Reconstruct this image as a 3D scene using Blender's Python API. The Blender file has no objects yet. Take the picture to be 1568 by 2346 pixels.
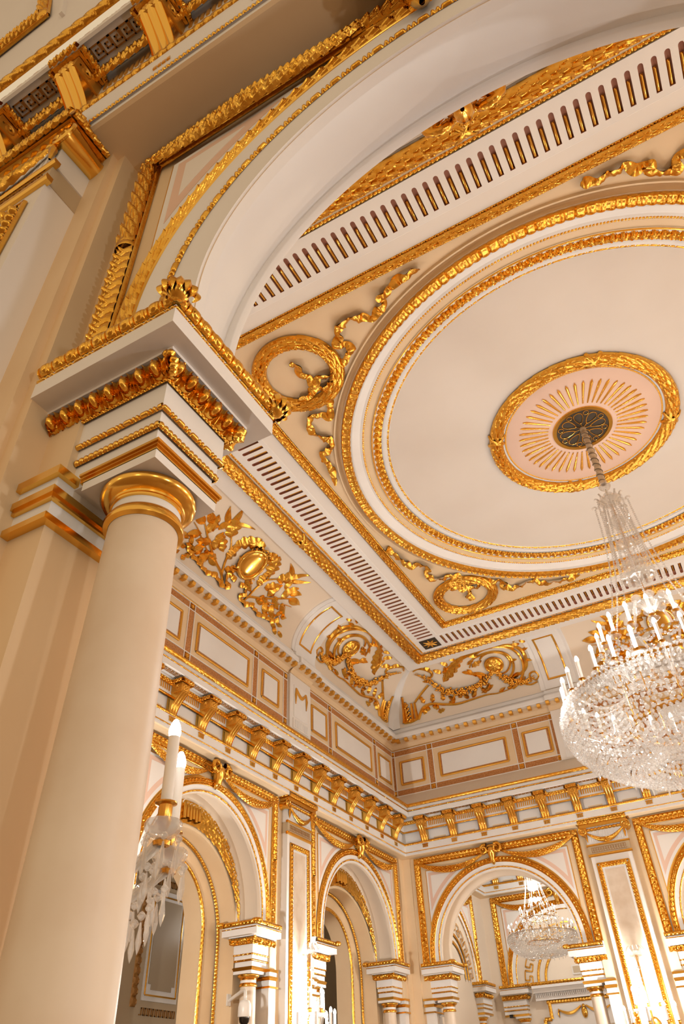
import bpy, math, random
import numpy as np

random.seed(7); rng = np.random.default_rng(7)
PI = math.pi
scene = bpy.context.scene
SC = 2.0          # model units -> metres, applied to everything at the end

# ------------------------------------------------------------------ camera
CAM = np.array([4.945, -11.098, 0.0]); FPX = 1619.76
CR = np.array([[0.874, 0.484, -0.036], [-0.34, 0.557, -0.758], [-0.346, 0.675, 0.651]])
u_, s_, v_ = np.linalg.svd(CR); CR = u_ @ v_
cd = bpy.data.cameras.new('camera'); cam = bpy.data.objects.new('camera', cd)
scene.collection.objects.link(cam)
cd.sensor_fit = 'HORIZONTAL'; cd.sensor_width = 36; cd.lens = FPX * 36 / 1568
cd.clip_start = 0.05; cd.clip_end = 200
from mathutils import Matrix, Vector
Mx = Matrix.Identity(4)
for i in range(3):
    Mx[i][0] = CR[0][i]; Mx[i][1] = -CR[1][i]; Mx[i][2] = -CR[2][i]; Mx[i][3] = CAM[i] * SC
cam.matrix_world = Mx
scene.camera = cam

# ------------------------------------------------------------------ world, exposure, lights
scene.view_settings.view_transform = 'Standard'; scene.view_settings.look = 'None'
scene.view_settings.gamma = 1.0; scene.view_settings.exposure = 0.04
scene.view_settings.use_curve_mapping = False
W = bpy.data.worlds.new('room_glow'); scene.world = W; W.use_nodes = True
W.node_tree.nodes['Background'].inputs[0].default_value = (1.0, 0.76, 0.48, 1)
W.node_tree.nodes['Background'].inputs[1].default_value = 0.72
cy = scene.cycles
cy.max_bounces = 7; cy.diffuse_bounces = 4; cy.glossy_bounces = 3; cy.transmission_bounces = 4; cy.transparent_max_bounces = 12
cy.caustics_reflective = False; cy.caustics_refractive = False
cy.sample_clamp_indirect = 4.0; cy.sample_clamp_direct = 0.0
cy.use_denoising = True
WARM = (0.99, 1.0, 1.0); SCON = (1.0, 0.96, 0.90)
def lamp(name, loc, power, size, col=WARM):
    l = bpy.data.lights.new(name, 'POINT'); l.energy = power; l.color = col; l.shadow_soft_size = size
    o = bpy.data.objects.new(name, l); o.location = Vector(loc) * SC; scene.collection.objects.link(o); return o
# the candles of the chandelier under the dome
for k in range(6):
    a = k * PI / 3 + .3
    lamp('chandelier_light', (4.875 + 1.08 * math.cos(a), -4.875 + 1.08 * math.sin(a), 2.78), 84, .10)
lamp('chandelier_light', (4.875, -4.875, 3.40), 14, .15)
# unseen fill for the hall's chandeliers, most lamps set low to light upward
for x, y, z, e in ((1.2, -15.5, 1.2, 80), (9.0, -14.5, 1.2, 380), (5.6, -17.0, .9, 260), (-4.0, -16.0, 2.6, 80)):
    lamp('hall_fill_light', (x, y, z), e, .5, (1, .80, .56))
# the room behind the back arches, the passage behind the left arches
lamp('next_room_light', (1.55, 1.75, 2.75), 270, .2, SCON)
lamp('next_room_light', (5.6, 1.75, 2.6), 270, .3, SCON)
lamp('passage_light', (-2.2, -4.9, 2.4), 45, .3)
lamp('passage_light', (-2.2, -1.6, 2.2), 40, .3)
# candles of the wall sconces
lamp('sconce_light', (.42, -3.2, 1.0), 400, .12, SCON)
lamp('sconce_light', (3.22, -.42, 1.0), 400, .12, SCON)
lamp('sconce_light', (3.6, -9.62, 1.0), 5, .03)
lamp('sconce_light', (6.6, -9.6, .95), 150, .12); lamp('sconce_light', (6.6, -10.85, .95), 105, .12)
for x, y in ((9.3, -3.2), (9.3, -6.55), (6.55, -.45), (.45, -6.55)): lamp('sconce_light', (x, y, 1.0), 520, .12, SCON)

# ------------------------------------------------------------------ materials
def srgb(r, g, b):
    f = lambda c: (c / 255 / 12.92) if c / 255 <= .04045 else ((c / 255 + .055) / 1.055) ** 2.4
    return (f(r), f(g), f(b), 1)
MATS = {}
def mat(name, col, rough=.6, metal=0, noise=None, bump=None, emit=None, spec=.5, coat=0):
    m = bpy.data.materials.new(name); m.use_nodes = True
    nt = m.node_tree; b = nt.nodes['Principled BSDF']
    b.inputs['Base Color'].default_value = col; b.inputs['Roughness'].default_value = rough
    b.inputs['Metallic'].default_value = metal; b.inputs['Specular IOR Level'].default_value = spec
    b.inputs['Coat Weight'].default_value = coat
    tc = nt.nodes.new('ShaderNodeTexCoord')
    if noise:
        sc_, col2, lo, hi, det = noise
        n = nt.nodes.new('ShaderNodeTexNoise'); n.inputs['Scale'].default_value = sc_; n.inputs['Detail'].default_value = det
        r = nt.nodes.new('ShaderNodeValToRGB')
        r.color_ramp.elements[0].position = lo; r.color_ramp.elements[1].position = hi
        r.color_ramp.elements[0].color = col; r.color_ramp.elements[1].color = col2
        nt.links.new(tc.outputs['Object'], n.inputs['Vector']); nt.links.new(n.outputs['Fac'], r.inputs['Fac'])
        nt.links.new(r.outputs['Color'], b.inputs['Base Color'])
    if bump:
        n2 = nt.nodes.new('ShaderNodeTexNoise'); n2.inputs['Scale'].default_value = bump[0]; n2.inputs['Detail'].default_value = 3
        bp = nt.nodes.new('ShaderNodeBump'); bp.inputs['Strength'].default_value = bump[1]; bp.inputs['Distance'].default_value = bump[2]
        nt.links.new(tc.outputs['Object'], n2.inputs['Vector']); nt.links.new(n2.outputs['Fac'], bp.inputs['Height'])
        nt.links.new(bp.outputs['Normal'], b.inputs['Normal'])
    if emit:
        b.inputs['Emission Color'].default_value = emit[0]; b.inputs['Emission Strength'].default_value = emit[1]
    MATS[name] = m; return m
white = mat('plaster_white', srgb(239, 236, 233), .55, noise=(1.1, srgb(233, 229, 226), .3, .75, 3))
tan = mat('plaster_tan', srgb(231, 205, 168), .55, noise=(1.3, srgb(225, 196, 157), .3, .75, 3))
tanl = mat('plaster_pale_tan', srgb(232, 216, 196), .55)
cream = mat('plaster_cream', srgb(235, 229, 223), .55)
domem = mat('plaster_dome', srgb(219, 210, 201), .55, noise=(.8, srgb(214, 204, 194), .3, .75, 3))
pink = mat('plaster_pink', srgb(230, 196, 176), .55)
brown = mat('inlay_brown', srgb(190, 132, 78), .5, noise=(26, srgb(168, 106, 52), .42, .62, 4))
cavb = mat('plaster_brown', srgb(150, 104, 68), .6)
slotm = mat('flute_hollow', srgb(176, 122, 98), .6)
gold = mat('gilding', srgb(238, 186, 84), .24, 1, noise=(9, srgb(226, 165, 60), .35, .7, 3), bump=(34, .35, .012))
goldp = mat('polished_gilding', srgb(238, 186, 88), .18, 1, bump=(5, .1, .01))
goldm = mat('matte_gilding', srgb(226, 170, 72), .42, .75)
keym = mat('dull_gold_paint', srgb(168, 118, 56), .5, .25)
marble = mat('column_marble', srgb(226, 210, 190), .42, noise=(2.2, srgb(214, 192, 168), .35, .72, 6))
vein = mat('pilaster_marble', srgb(222, 205, 186), .35, noise=(3.5, srgb(206, 184, 160), .35, .7, 6))
parq = mat('parquet', srgb(172, 142, 108), .35, noise=(4, srgb(142, 112, 80), .4, .6, 3))
dark = mat('grille_dark', srgb(52, 40, 24), .6)
greyt = mat('grey_panel', srgb(192, 172, 142), .55)
greyd = mat('grey_panel_face', srgb(172, 154, 128), .55)
candle = mat('candle_sleeve', srgb(240, 236, 230), .4)
bulb = mat('bulb_glow', (1, .95, .85, 1), .3, emit=((1.0, .93, .82, 1), 14.0))
cloth = mat('wrapped_cloth', srgb(205, 180, 150), .8)
cord = mat('dark_cord', srgb(90, 74, 56), .7)
plastic = mat('camera_plastic', srgb(226, 220, 212), .35)
black = mat('camera_dome', srgb(18, 16, 16), .08)
brass = mat('brass', srgb(214, 160, 74), .22, 1)
def glassmat(name, tint, tr, rough=.05):
    m = bpy.data.materials.new(name); m.use_nodes = True; nt = m.node_tree; nt.nodes.clear()
    o = nt.nodes.new('ShaderNodeOutputMaterial'); mx = nt.nodes.new('ShaderNodeMixShader')
    t = nt.nodes.new('ShaderNodeBsdfTransparent'); g = nt.nodes.new('ShaderNodeBsdfGlossy'); g.inputs['Roughness'].default_value = rough
    d = nt.nodes.new('ShaderNodeBsdfTranslucent'); mx2 = nt.nodes.new('ShaderNodeMixShader')
    t.inputs[0].default_value = tint; g.inputs[0].default_value = (1, 1, 1, 1); d.inputs[0].default_value = (.95, .93, .9, 1)
    lw = nt.nodes.new('ShaderNodeLayerWeight'); lw.inputs['Blend'].default_value = .45
    mx.inputs[0].default_value = tr
    nt.links.new(lw.outputs['Facing'], mx2.inputs[0])
    nt.links.new(d.outputs[0], mx2.inputs[1]); nt.links.new(g.outputs[0], mx2.inputs[2])
    nt.links.new(t.outputs[0], mx.inputs[1]); nt.links.new(mx2.outputs[0], mx.inputs[2])
    nt.links.new(mx.outputs[0], o.inputs[0]); return m
crystal = glassmat('crystal', (.97, .96, .95, 1), .5)
glass = glassmat('cut_glass', (.97, .96, .94, 1), .38)
clear = glassmat('clear_crystal', (.98, .98, .97, 1), .46, .02)

# ------------------------------------------------------------------ mesh helpers
class Fr:
    """a local frame: (s, z, d) -> world; s along the wall, z up, d out of the wall into the room"""
    def __init__(s, O, S, Z, D):
        s.O = np.array(O, float); s.A = np.array([S, Z, D], float)
    def __call__(s, P): return np.asarray(P, float) @ s.A + s.O
    def off(s, p): return Fr(s(p), *s.A)
ID = Fr((0, 0, 0), (1, 0, 0), (0, 1, 0), (0, 0, 1))
FL = Fr((0, 0, 0), (0, -1, 0), (0, 0, 1), (1, 0, 0))
FB = Fr((0, 0, 0), (1, 0, 0), (0, 0, 1), (0, -1, 0))
YW = -10.29
FH = Fr((0, YW, 0), (1, 0, 0), (0, 0, 1), (0, -1, 0))
NB = Fr((0, 3.3, 0), (1, 0, 0), (0, 0, 1), (0, -1, 0))
NL = Fr((.1, 3.3, 0), (0, -1, 0), (0, 0, 1), (1, 0, 0))
S0 = 9.75
CL = Fr((0, 0, 0), (0, -1, 0), (1, 0, 0), (0, 0, -1))
CB = Fr((0, 0, 0), (1, 0, 0), (0, -1, 0), (0, 0, -1))
CF = Fr((0, -S0, 0), (1, 0, 0), (0, 1, 0), (0, 0, -1))
CRt = Fr((S0, 0, 0), (0, -1, 0), (-1, 0, 0), (0, 0, -1))

class M:
    def __init__(s, fr=ID): s.V = []; s.F = []; s.n = 0; s.fr = fr
    def add(s, V, F, fr=None):
        V = (fr or s.fr)(np.asarray(V, float).reshape(-1, 3)); s.V.append(V)
        for f in (F if isinstance(F, list) else [F]):
            s.F.append(np.asarray(f, np.int64) + s.n)
        s.n += len(V)
    def obj(s, name, m, parent=None, smooth=True, **props):
        me = bpy.data.meshes.new(name)
        V = np.concatenate(s.V); me.vertices.add(len(V)); me.vertices.foreach_set('co', V.ravel())
        tot = np.concatenate([np.full(len(f), f.shape[1]) for f in s.F]); lp = np.concatenate([f.ravel() for f in s.F])
        me.loops.add(len(lp)); me.loops.foreach_set('vertex_index', lp.astype(np.int32))
        me.polygons.add(len(tot)); st = np.concatenate([[0], np.cumsum(tot)[:-1]])
        me.polygons.foreach_set('loop_start', st.astype(np.int32))
        me.update(calc_edges=True); me.validate()
        me.polygons.foreach_set('use_smooth', np.full(len(me.polygons), smooth))
        if smooth:
            try: me.set_sharp_from_angle(angle=math.radians(48))
            except Exception: pass
        me.materials.append(m)
        return link(name, me, parent, **props)
COL = scene.collection
def link(name, me, parent=None, **props):
    o = bpy.data.objects.new(name, me); COL.objects.link(o)
    if parent is not None: o.parent = parent
    for k, v in props.items(): o[k] = v
    return o
def thing(name, label, category, group=None):
    o = bpy.data.objects.new(name, None); COL.objects.link(o); o['label'] = label; o['category'] = category
    if group: o['group'] = group
    return o
def tag(o, label, category, group=None):
    o['label'] = label; o['category'] = category
    if group: o['group'] = group
    return o
def struct(o): o['kind'] = 'structure'; return o

def gridF(nu, nv, cu=False, cv=False):
    i = np.arange(nu if cu else nu - 1)[:, None]; j = np.arange(nv if cv else nv - 1)[None, :]
    i2 = (i + 1) % nu; j2 = (j + 1) % nv
    return np.stack(np.broadcast_arrays(i * nv + j, i2 * nv + j, i2 * nv + j2, i * nv + j2), -1).reshape(-1, 4)
def box(m, a, b, fr=None):
    a = np.minimum(a, b).astype(float) if False else np.array(a, float); b = np.array(b, float)
    V = np.array([[x, y, z] for x in (a[0], b[0]) for y in (a[1], b[1]) for z in (a[2], b[2])])
    m.add(V, np.array([[0, 1, 3, 2], [4, 6, 7, 5], [0, 4, 5, 1], [2, 3, 7, 6], [0, 2, 6, 4], [1, 5, 7, 3]]), fr)
def quad(m, p, fr=None): m.add(np.array(p, float), np.array([[0, 1, 2, 3]]), fr)
def poly(m, p, fr=None): m.add(np.array(p, float), np.array([list(range(len(p)))]), fr)
def prism(m, out, d0, d1, fr=None):
    """outline in (s, z) extruded from d0 to d1"""
    n = len(out); o = np.array(out, float)
    V = np.concatenate([np.c_[o, np.full(n, d0)], np.c_[o, np.full(n, d1)]])
    i = np.arange(n); j = (i + 1) % n
    m.add(V, [np.stack([i, j, j + n, i + n], 1), np.arange(n)[None], (n + np.arange(n)[::-1])[None]], fr)
def profile(m, prof, s0, s1, fr=None, m0=0, m1=0, cap=True):
    """(d, z) profile extruded along s; m0/m1 mitre with d"""
    p = np.array(prof, float); n = len(p)
    A = np.c_[s0 + m0 * p[:, 0], p[:, 1], p[:, 0]]; B = np.c_[s1 + m1 * p[:, 0], p[:, 1], p[:, 0]]
    i = np.arange(n - 1)
    m.add(np.concatenate([A, B]), np.stack([i, i + 1, i + 1 + n, i + n], 1), fr)
    if cap and n > 2: m.add(A, np.arange(n)[None], fr); m.add(B, np.arange(n)[::-1][None], fr)
def ball(seg=8, rings=5):
    th = np.linspace(0, PI, rings + 1); ph = np.arange(seg) * 2 * PI / seg
    P = np.stack([np.sin(th)[:, None] * np.cos(ph), np.sin(th)[:, None] * np.sin(ph), np.broadcast_to(np.cos(th)[:, None], (rings + 1, seg))], -1)
    return P.reshape(-1, 3), gridF(rings + 1, seg, cv=True)
BALL = ball(); BALLH = ball(16, 10); BALLL = ball(6, 4)
def insts(m, tmpl, pos, scl, rot=None, fr=None):
    """copies of one small shape; scl (n,3) or scalar; rot (n,3,3) rows = axes"""
    V, F = tmpl; pos = np.asarray(pos, float).reshape(-1, 3); n = len(pos)
    scl = np.broadcast_to(np.asarray(scl, float) if np.ndim(scl) else np.full(3, scl), (n, 3))
    P = V[None] * scl[:, None, :]
    if rot is not None: P = np.einsum('nvk,nkj->nvj', P, np.broadcast_to(rot, (n, 3, 3)))
    P = P + pos[:, None, :]
    k = len(V); Fs = F if isinstance(F, list) else [F]
    m.add(P.reshape(-1, 3), [(f[None] + (np.arange(n) * k)[:, None, None]).reshape(-1, f.shape[1]) for f in Fs], fr)
def lathe(m, prof, c, n=32, fr=None, a0=0, a1=2 * PI):
    """(r, z) profile turned about the local third axis... c = (x, y); returns z up in world"""
    p = np.array(prof, float); cl = abs(a1 - a0 - 2 * PI) < 1e-6
    a = np.linspace(a0, a1, n, endpoint=not cl)
    V = np.stack([c[0] + p[None, :, 0] * np.cos(a)[:, None], c[1] + p[None, :, 0] * np.sin(a)[:, None], np.broadcast_to(p[None, :, 1], (n, len(p)))], -1)
    m.add(V.reshape(-1, 3), gridF(n, len(p), cu=cl), fr)
def tube(m, pts, rad, n=8, fr=None, flat=None, closed=False):
    P = np.asarray(pts, float); k = len(P); rad = np.broadcast_to(rad, (k,))
    T = np.gradient(P, axis=0) if not closed else np.roll(P, -1, 0) - np.roll(P, 1, 0)
    T /= np.linalg.norm(T, axis=1)[:, None] + 1e-12
    ref = np.array([0, 0, 1.]) if flat is None else np.array(flat, float)
    Bn = np.cross(T, ref); nb = np.linalg.norm(Bn, axis=1)
    Bn[nb < 1e-3] = np.cross(T[nb < 1e-3], [1., 0.3, 0]); Bn /= np.linalg.norm(Bn, axis=1)[:, None]
    Nn = np.cross(Bn, T); a = np.arange(n) * 2 * PI / n
    V = P[:, None] + rad[:, None, None] * (np.cos(a)[None, :, None] * Bn[:, None] + np.sin(a)[None, :, None] * Nn[:, None])
    m.add(V.reshape(-1, 3), gridF(k, n, cu=closed, cv=True), fr)
def smooth_path(pts, k=6):
    P = np.asarray(pts, float); n = len(P); Q = np.vstack([2 * P[0] - P[1], P, 2 * P[-1] - P[-2]]); out = []
    for i in range(n - 1):
        a, b, c_, d = Q[i], Q[i + 1], Q[i + 2], Q[i + 3]
        for t in np.linspace(0, 1, k, endpoint=False):
            out.append(.5 * (2 * b + (c_ - a) * t + (2 * a - 5 * b + 4 * c_ - d) * t * t + (3 * b - a - 3 * c_ + d) * t ** 3))
    out.append(P[-1]); return np.array(out)

# ------------------------------------------------------------------ ornament patterns: height over (u along, v across in -1..1)
fr_ = lambda x: x - np.floor(x)
dome = lambda v: np.sqrt(np.clip(1 - v * v, 0, 1))
def p_leaf(r, p, rows=3, amp=.25):
    """overlapping laurel leaves in staggered rows: every leaf rises to its tip and drops sharply, with a midrib"""
    def f(u, v):
        a = np.arcsin(np.clip(v, -1, 1)) / (PI / 2); y = (a + 1) / 2 * rows; best = np.full(np.shape(u * v), -.25)
        for o in (0, .5):
            x = fr_(u / p + o); yy = np.abs(fr_(y + o) - .5)
            w = .60 * np.sqrt(np.clip(1 - x ** 2.6, 0, 1)) + .01
            ins = np.clip((w - yy) / .09, 0, 1)
            hgt = (.15 + .85 * x) * (1 - .45 * np.clip(yy / w, 0, 1) ** 2) - .16 * np.exp(-(yy / .05) ** 2)
            best = np.maximum(best, np.where(ins > 0, ins * hgt - .25 * (1 - ins), -.25))
        return r * (dome(v) * (1 - amp) + amp * (best + .25) * (.4 + .6 * dome(v)) * 1.25)
    return f
def p_bead(r, p):
    def f(u, v):
        x = (fr_(u / p) - .5) * p
        return np.sqrt(np.clip(r * r - x * x - (v * r) ** 2, 0, None)) + .1 * r
    return f
def p_reel(r, p):
    """one long bead and two round ones per period"""
    def f(u, v):
        x = fr_(u / p); vv = v * r
        lx = (x - .27) / .25; long_ = r * np.sqrt(np.clip(1 - np.clip(np.abs(lx), 0, 1) ** 6 - v * v, 0, None))
        out = long_
        for c_ in (.64, .86):
            xx = (x - c_) / .10; out = np.maximum(out, r * np.sqrt(np.clip(1 - xx * xx - v * v, 0, None)))
        return out * .95 + .06 * r
    return f
def p_egg(h, p):
    def f(u, v):
        x = (fr_(u / p) - .5) / .5
        e = np.sqrt(np.clip(1 - (x / .5) ** 2 - ((v - .08) / .82) ** 2, 0, None))
        q = (x / .72) ** 2 + ((v - .1) / 1.02) ** 2
        rim = np.exp(-((q - 1) / .16) ** 2) * .55
        dart = np.clip(1 - np.abs(1 - np.abs(x)) / .14, 0, 1) * .45 * np.clip(.9 - v, 0, 1)
        return h * (np.maximum(np.maximum(e, rim), dart) + .12 + .18 * (1 - v * v))
    return f
def p_rope(r, p, slope=.6, amp=.3):
    def f(u, v): return r * dome(v) * (1 - amp + amp * np.abs(np.sin(PI * (u / p + slope * v))) ** .7)
    return f
def p_chev(r, p, amp=.45):
    def f(u, v):
        x = fr_(u / p + .42 * np.abs(v)); leaf = (1 - x) ** .7 * (1 - .6 * np.exp(-(v / .12) ** 2)) * (1 + .18 * np.cos(v * 22))
        return r * (dome(v) * (1 - amp) + amp * leaf * np.clip(1.25 - np.abs(v) * .6, 0, 1))
    return f
def p_coin(h, p, rows=1):
    def f(u, v):
        y = fr_((v + 1) / 2 * rows * .999) * 2 - 1; x = (fr_(u / p) - .5) * 2
        r2 = x * x + (y / .92) ** 2
        return h * (.25 + .55 * np.sqrt(np.clip(1 - r2, 0, 1)) + .45 * np.exp(-((np.sqrt(r2) - .82) / .1) ** 2)) * np.clip((1 - np.abs(v)) / .06, 0, 1)
    return f
def p_lobes(h, p):
    """row of tongue shaped lobes with a scalloped lip on either side"""
    def f(u, v):
        x = (fr_(u / p) - .5) * 2
        body = np.sqrt(np.clip(1 - (x / .96) ** 2, 0, 1)) * (1 - .55 * np.exp(-(x / .2) ** 2) * (np.abs(v) < .7))
        lip = np.exp(-((np.abs(v) - .8) / .16) ** 2) * np.sqrt(np.clip(1 - x * x, 0, 1))
        return h * (.35 * dome(v) + .4 * body * dome(v) + .5 * lip)
    return f
def p_round(r):
    return lambda u, v: r * dome(v) + 0 * u
def p_scale(r, p, rows):
    return p_leaf(r, p, rows, .2)

def strip(m, p0, p1, bdir, ndir, w, pat, du, nv=9, m0=0, m1=0, fr=None, u0=0):
    """straight ornament band; w = half width, ends mitred by m0/m1 times the offset across"""
    p0 = np.array(p0, float); p1 = np.array(p1, float); L = np.linalg.norm(p1 - p0); T = (p1 - p0) / L
    b = np.array(bdir, float); nd = np.array(ndir, float)
    nu = max(3, int(L / du) + 1); v = np.linspace(-1, 1, nv); v = np.sign(v) * (1 - (1 - np.abs(v)) ** 1.3)
    a = m0 * v * w; e = L + m1 * v * w
    t = np.linspace(0, 1, nu)[:, None]; U = a[None] + t * (e - a)[None]; Vv = np.broadcast_to(v[None], U.shape)
    H = pat(U + u0, Vv)
    m.add((p0 + U[..., None] * T + Vv[..., None] * w * b + H[..., None] * nd).reshape(-1, 3), gridF(nu, nv), fr)
def arcstrip(m, c, r, a0, a1, w, pat, du, d=0, nv=9, fr=None, closed=False):
    """ornament band along a circle in the (s, z) plane of a frame, raised along d"""
    L = abs(a1 - a0) * r; nu = max(8, int(L / du) + 1); a = np.linspace(a0, a1, nu, endpoint=not closed)
    v = np.linspace(-1, 1, nv); v = np.sign(v) * (1 - (1 - np.abs(v)) ** 1.3)
    U = np.broadcast_to((np.abs(a - a0) * r)[:, None], (nu, nv)); Vv = np.broadcast_to(v[None], (nu, nv)); H = pat(U, Vv)
    R = r + w * v[None]
    P = np.stack([c[0] + R * np.cos(a)[:, None], c[1] + R * np.sin(a)[:, None], d + H], -1)
    m.add(P.reshape(-1, 3), gridF(nu, nv, cu=closed), fr)
def per(L, p):  # a period near p that divides L
    return L / max(1, round(L / p))
def pathstrip(m, P, N, w, pat, fr=None, nv=7):
    """ornament band along a free path, N = outward normal"""
    P = np.asarray(P, float); k = len(P); T = np.gradient(P, axis=0); T /= np.linalg.norm(T, axis=1)[:, None] + 1e-12
    N = np.broadcast_to(np.asarray(N, float), P.shape); Bn = np.cross(N, T); Bn /= np.linalg.norm(Bn, axis=1)[:, None] + 1e-12
    U = np.concatenate([[0], np.cumsum(np.linalg.norm(np.diff(P, axis=0), axis=1))])
    v = np.linspace(-1, 1, nv); w = np.broadcast_to(w, (k,))
    Ug = np.broadcast_to(U[:, None], (k, nv)); Vg = np.broadcast_to(v[None], (k, nv)); H = pat(Ug, Vg)
    wm = w / (w.max() + 1e-9)
    m.add((P[:, None] + (v[None] * w[:, None])[..., None] * Bn[:, None] + (H * wm[:, None])[..., None] * N[:, None]).reshape(-1, 3), gridF(k, nv), fr)

# leaf in a local plane; outline lobes>0 gives an oak or acanthus leaf
def leaf_grid(L, wd, lobes=0, bend=0., h=.02, n=11, nv=5):
    x = np.linspace(0, 1, n if not lobes else max(n, lobes * 6 + 1)); v = np.linspace(-1, 1, nv)
    w = wd * np.sin(PI * np.clip(x, 0, 1) ** .8) ** .8
    if lobes: w = w * (.62 + .38 * np.abs(np.sin(PI * lobes * x)))
    w[0] = wd * .08; w[-1] = wd * .03
    X = L * x; Y = bend * L * x * x
    P = np.stack([np.broadcast_to(X[:, None], (len(x), nv)), Y[:, None] + v[None] * w[:, None],
                  h * (1 - v[None] ** 2) * np.clip(np.sin(PI * x) ** .5, .2, 1)[:, None] + h * .5 * (np.abs(v[None]) < .01) + h * .12], -1)
    return P.reshape(-1, 3), gridF(len(x), nv)

# ================================================================== THE ROOM SHELL
NTRIM = [0]
def trim(m, mt, smooth=False):
    NTRIM[0] += 1; return struct(m.obj('trim_%d' % NTRIM[0], mt, smooth=smooth))
ZF = -1.6
m = M(); quad(m, [(-7, -24, ZF), (18, -24, ZF), (18, 9, ZF), (-7, 9, ZF)]); struct(m.obj('floor', parq, smooth=False))

ZB = 1.655      # top of the imposts, where the arches spring
def arch_wall(name, fr, s0, s1, z0, z1, arches, mt, T=.27, back=None):
    """wall with round arched openings; arches = (centre, half width of the gilded border, spring height, radius)"""
    m = M(fr); mS = M(fr); cur = s0
    for c, hw, zs, r in arches:
        ho = hw - .08; zb = ZB - .08
        quad(m, [(cur, z0, 0), (c - ho, z0, 0), (c - ho, z1, 0), (cur, z1, 0)]); cur = c + ho
        for sg in (-1, 1):
            quad(m, [(c + sg * ho, zb, 0), (c + sg * r, zb, 0), (c + sg * r, z1, 0), (c + sg * ho, z1, 0)])
            quad(m, [(c + sg * ho, z0, 0), (c + sg * ho, z0, -T), (c + sg * ho, zb, -T), (c + sg * ho, zb, 0)])
            quad(m, [(c + sg * ho, zb, 0), (c + sg * ho, zb, -T), (c + sg * r, zb, -T), (c + sg * r, zb, 0)])
        th = np.linspace(PI, 0, 65); A = np.c_[c + r * np.cos(th), zs + r * np.sin(th), 0 * th]; B = A.copy(); B[:, 1] = z1
        m.add(np.concatenate([A, B]), np.stack([np.arange(64), np.arange(1, 65), np.arange(66, 130), np.arange(65, 129)], 1))
        path = [(-1, 0, zb)] + [(math.cos(t), math.sin(t), zs) for t in th] + [(1, 0, zb)]
        bo, bd, be = back or (-.02, -T, -.34)
        rc = .128 if bo > 0 else .1; sec = [(0, 0), (0, -.035), (rc, -.035), (rc, bd), (bo + .004, bd), (bo, bd - .004), (bo, be)]
        P = np.array([[(c + (r + o) * cx, z_ + (r + o) * cz, d) for o, d in sec] for cx, cz, z_ in path])
        mS.add(P.reshape(-1, 3), gridF(len(path), len(sec)))
        if bo > 0:      # the face towards the bay
            A = np.c_[c + (r + bo) * np.cos(th), zs + (r + bo) * np.sin(th), 0 * th + be]; B = A.copy(); B[:, 1] = z1
            m.add(np.concatenate([A, B]), np.stack([np.arange(64), np.arange(1, 65), np.arange(66, 130), np.arange(65, 129)], 1))
    quad(m, [(cur, z0, 0), (s1, z0, 0), (s1, z1, 0), (cur, z1, 0)])
    struct(mS.obj(name + '_arch_soffit', white if fr is FH else tanl, smooth=True))
    return struct(m.obj(name, mt, smooth=True))
A_SIDE = [(1.515, 1.30, 1.72, .99), (4.875, 1.285, 1.72, .99), (8.235, 1.30, 1.72, .99)]
arch_wall('wall_left', FL, 0, S0, ZF, 4.9, A_SIDE, tan, back=(-.05, -.27, -.30))
arch_wall('wall_back', FB, 0, S0, ZF, 4.9, A_SIDE, tan)
HALL_ARCH = (4.92, 1.245, 1.79, .815)
arch_wall('wall_front', FH, -6, 16, ZF, 3.8, [HALL_ARCH], tan, back=(.095, -.262, -.29))
m = M(); quad(m, [(S0, 0, ZF), (S0, -10.0, ZF), (S0, -10.0, 5.2), (S0, 0, 5.2)]); struct(m.obj('wall_right', tan, smooth=False))
m = M(); quad(m, [(-.3, -9.75, 3.75), (S0, -9.75, 3.75), (S0, -9.75, 5.2), (-.3, -9.75, 5.2)])
quad(m, [(-.3, -9.75, 3.75), (S0, -9.75, 3.75), (S0, -10.29, 3.75), (-.3, -10.29, 3.75)]); struct(m.obj('wall_front_upper', tan, smooth=False))
# hall ceiling springing from its cornice
m = M(); pr = [(-10.745, 3.78), (-10.80, 4.1), (-10.90, 4.5), (-11.1, 5.0), (-11.6, 5.6), (-12.6, 6.2), (-15, 6.6)]
P = np.array([[(x, y, z) for y, z in pr] for x in (-6, 16)]); m.add(P.reshape(-1, 3), gridF(2, len(pr))); struct(m.obj('ceiling_hall', white))

# ---- the bay's ceiling
ZC = 5.80; CX = CY = S0 / 2; CYY = -CY; RO = 2.84; PI_IN = 1.965
m = M(); n = 128; a = np.arange(n) * 2 * PI / n + PI / n * 0
hs = S0 / 2 - PI_IN + .1
sq = hs / np.maximum(np.abs(np.cos(a)), np.abs(np.sin(a)))
inner = np.c_[CX + RO * np.cos(a), CYY + RO * np.sin(a), np.full(n, ZC)]; outer = np.c_[CX + sq * np.cos(a), CYY + sq * np.sin(a), np.full(n, ZC)]
m.add(np.concatenate([inner, outer]), np.stack([np.arange(n), (np.arange(n) + 1) % n, (np.arange(n) + 1) % n + n, np.arange(n) + n], 1))
struct(m.obj('ceiling', tan, smooth=False))
CEN = (CX, CYY)
m = M(); lathe(m, [(0, 5.872), (2.225, 5.872)], CEN, 128); struct(m.obj('ceiling_dome', domem))
m = M(); lathe(m, [(2.845, 5.80), (2.835, 5.775), (2.82, 5.775), (2.815, 5.80), (2.80, 5.835), (2.775, 5.845), (2.76, 5.83), (2.755, 5.76)], CEN, 160); trim(m, tan, True)
m = M(); lathe(m, [(2.76, 5.775), (2.63, 5.765), (2.63, 5.785), (2.60, 5.80), (2.54, 5.825), (2.52, 5.815), (2.495, 5.815)], CEN, 160); trim(m, white, True)
m = M(); lathe(m, [(2.495, 5.82), (2.41, 5.828)], CEN, 160); trim(m, tan, True)
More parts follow.
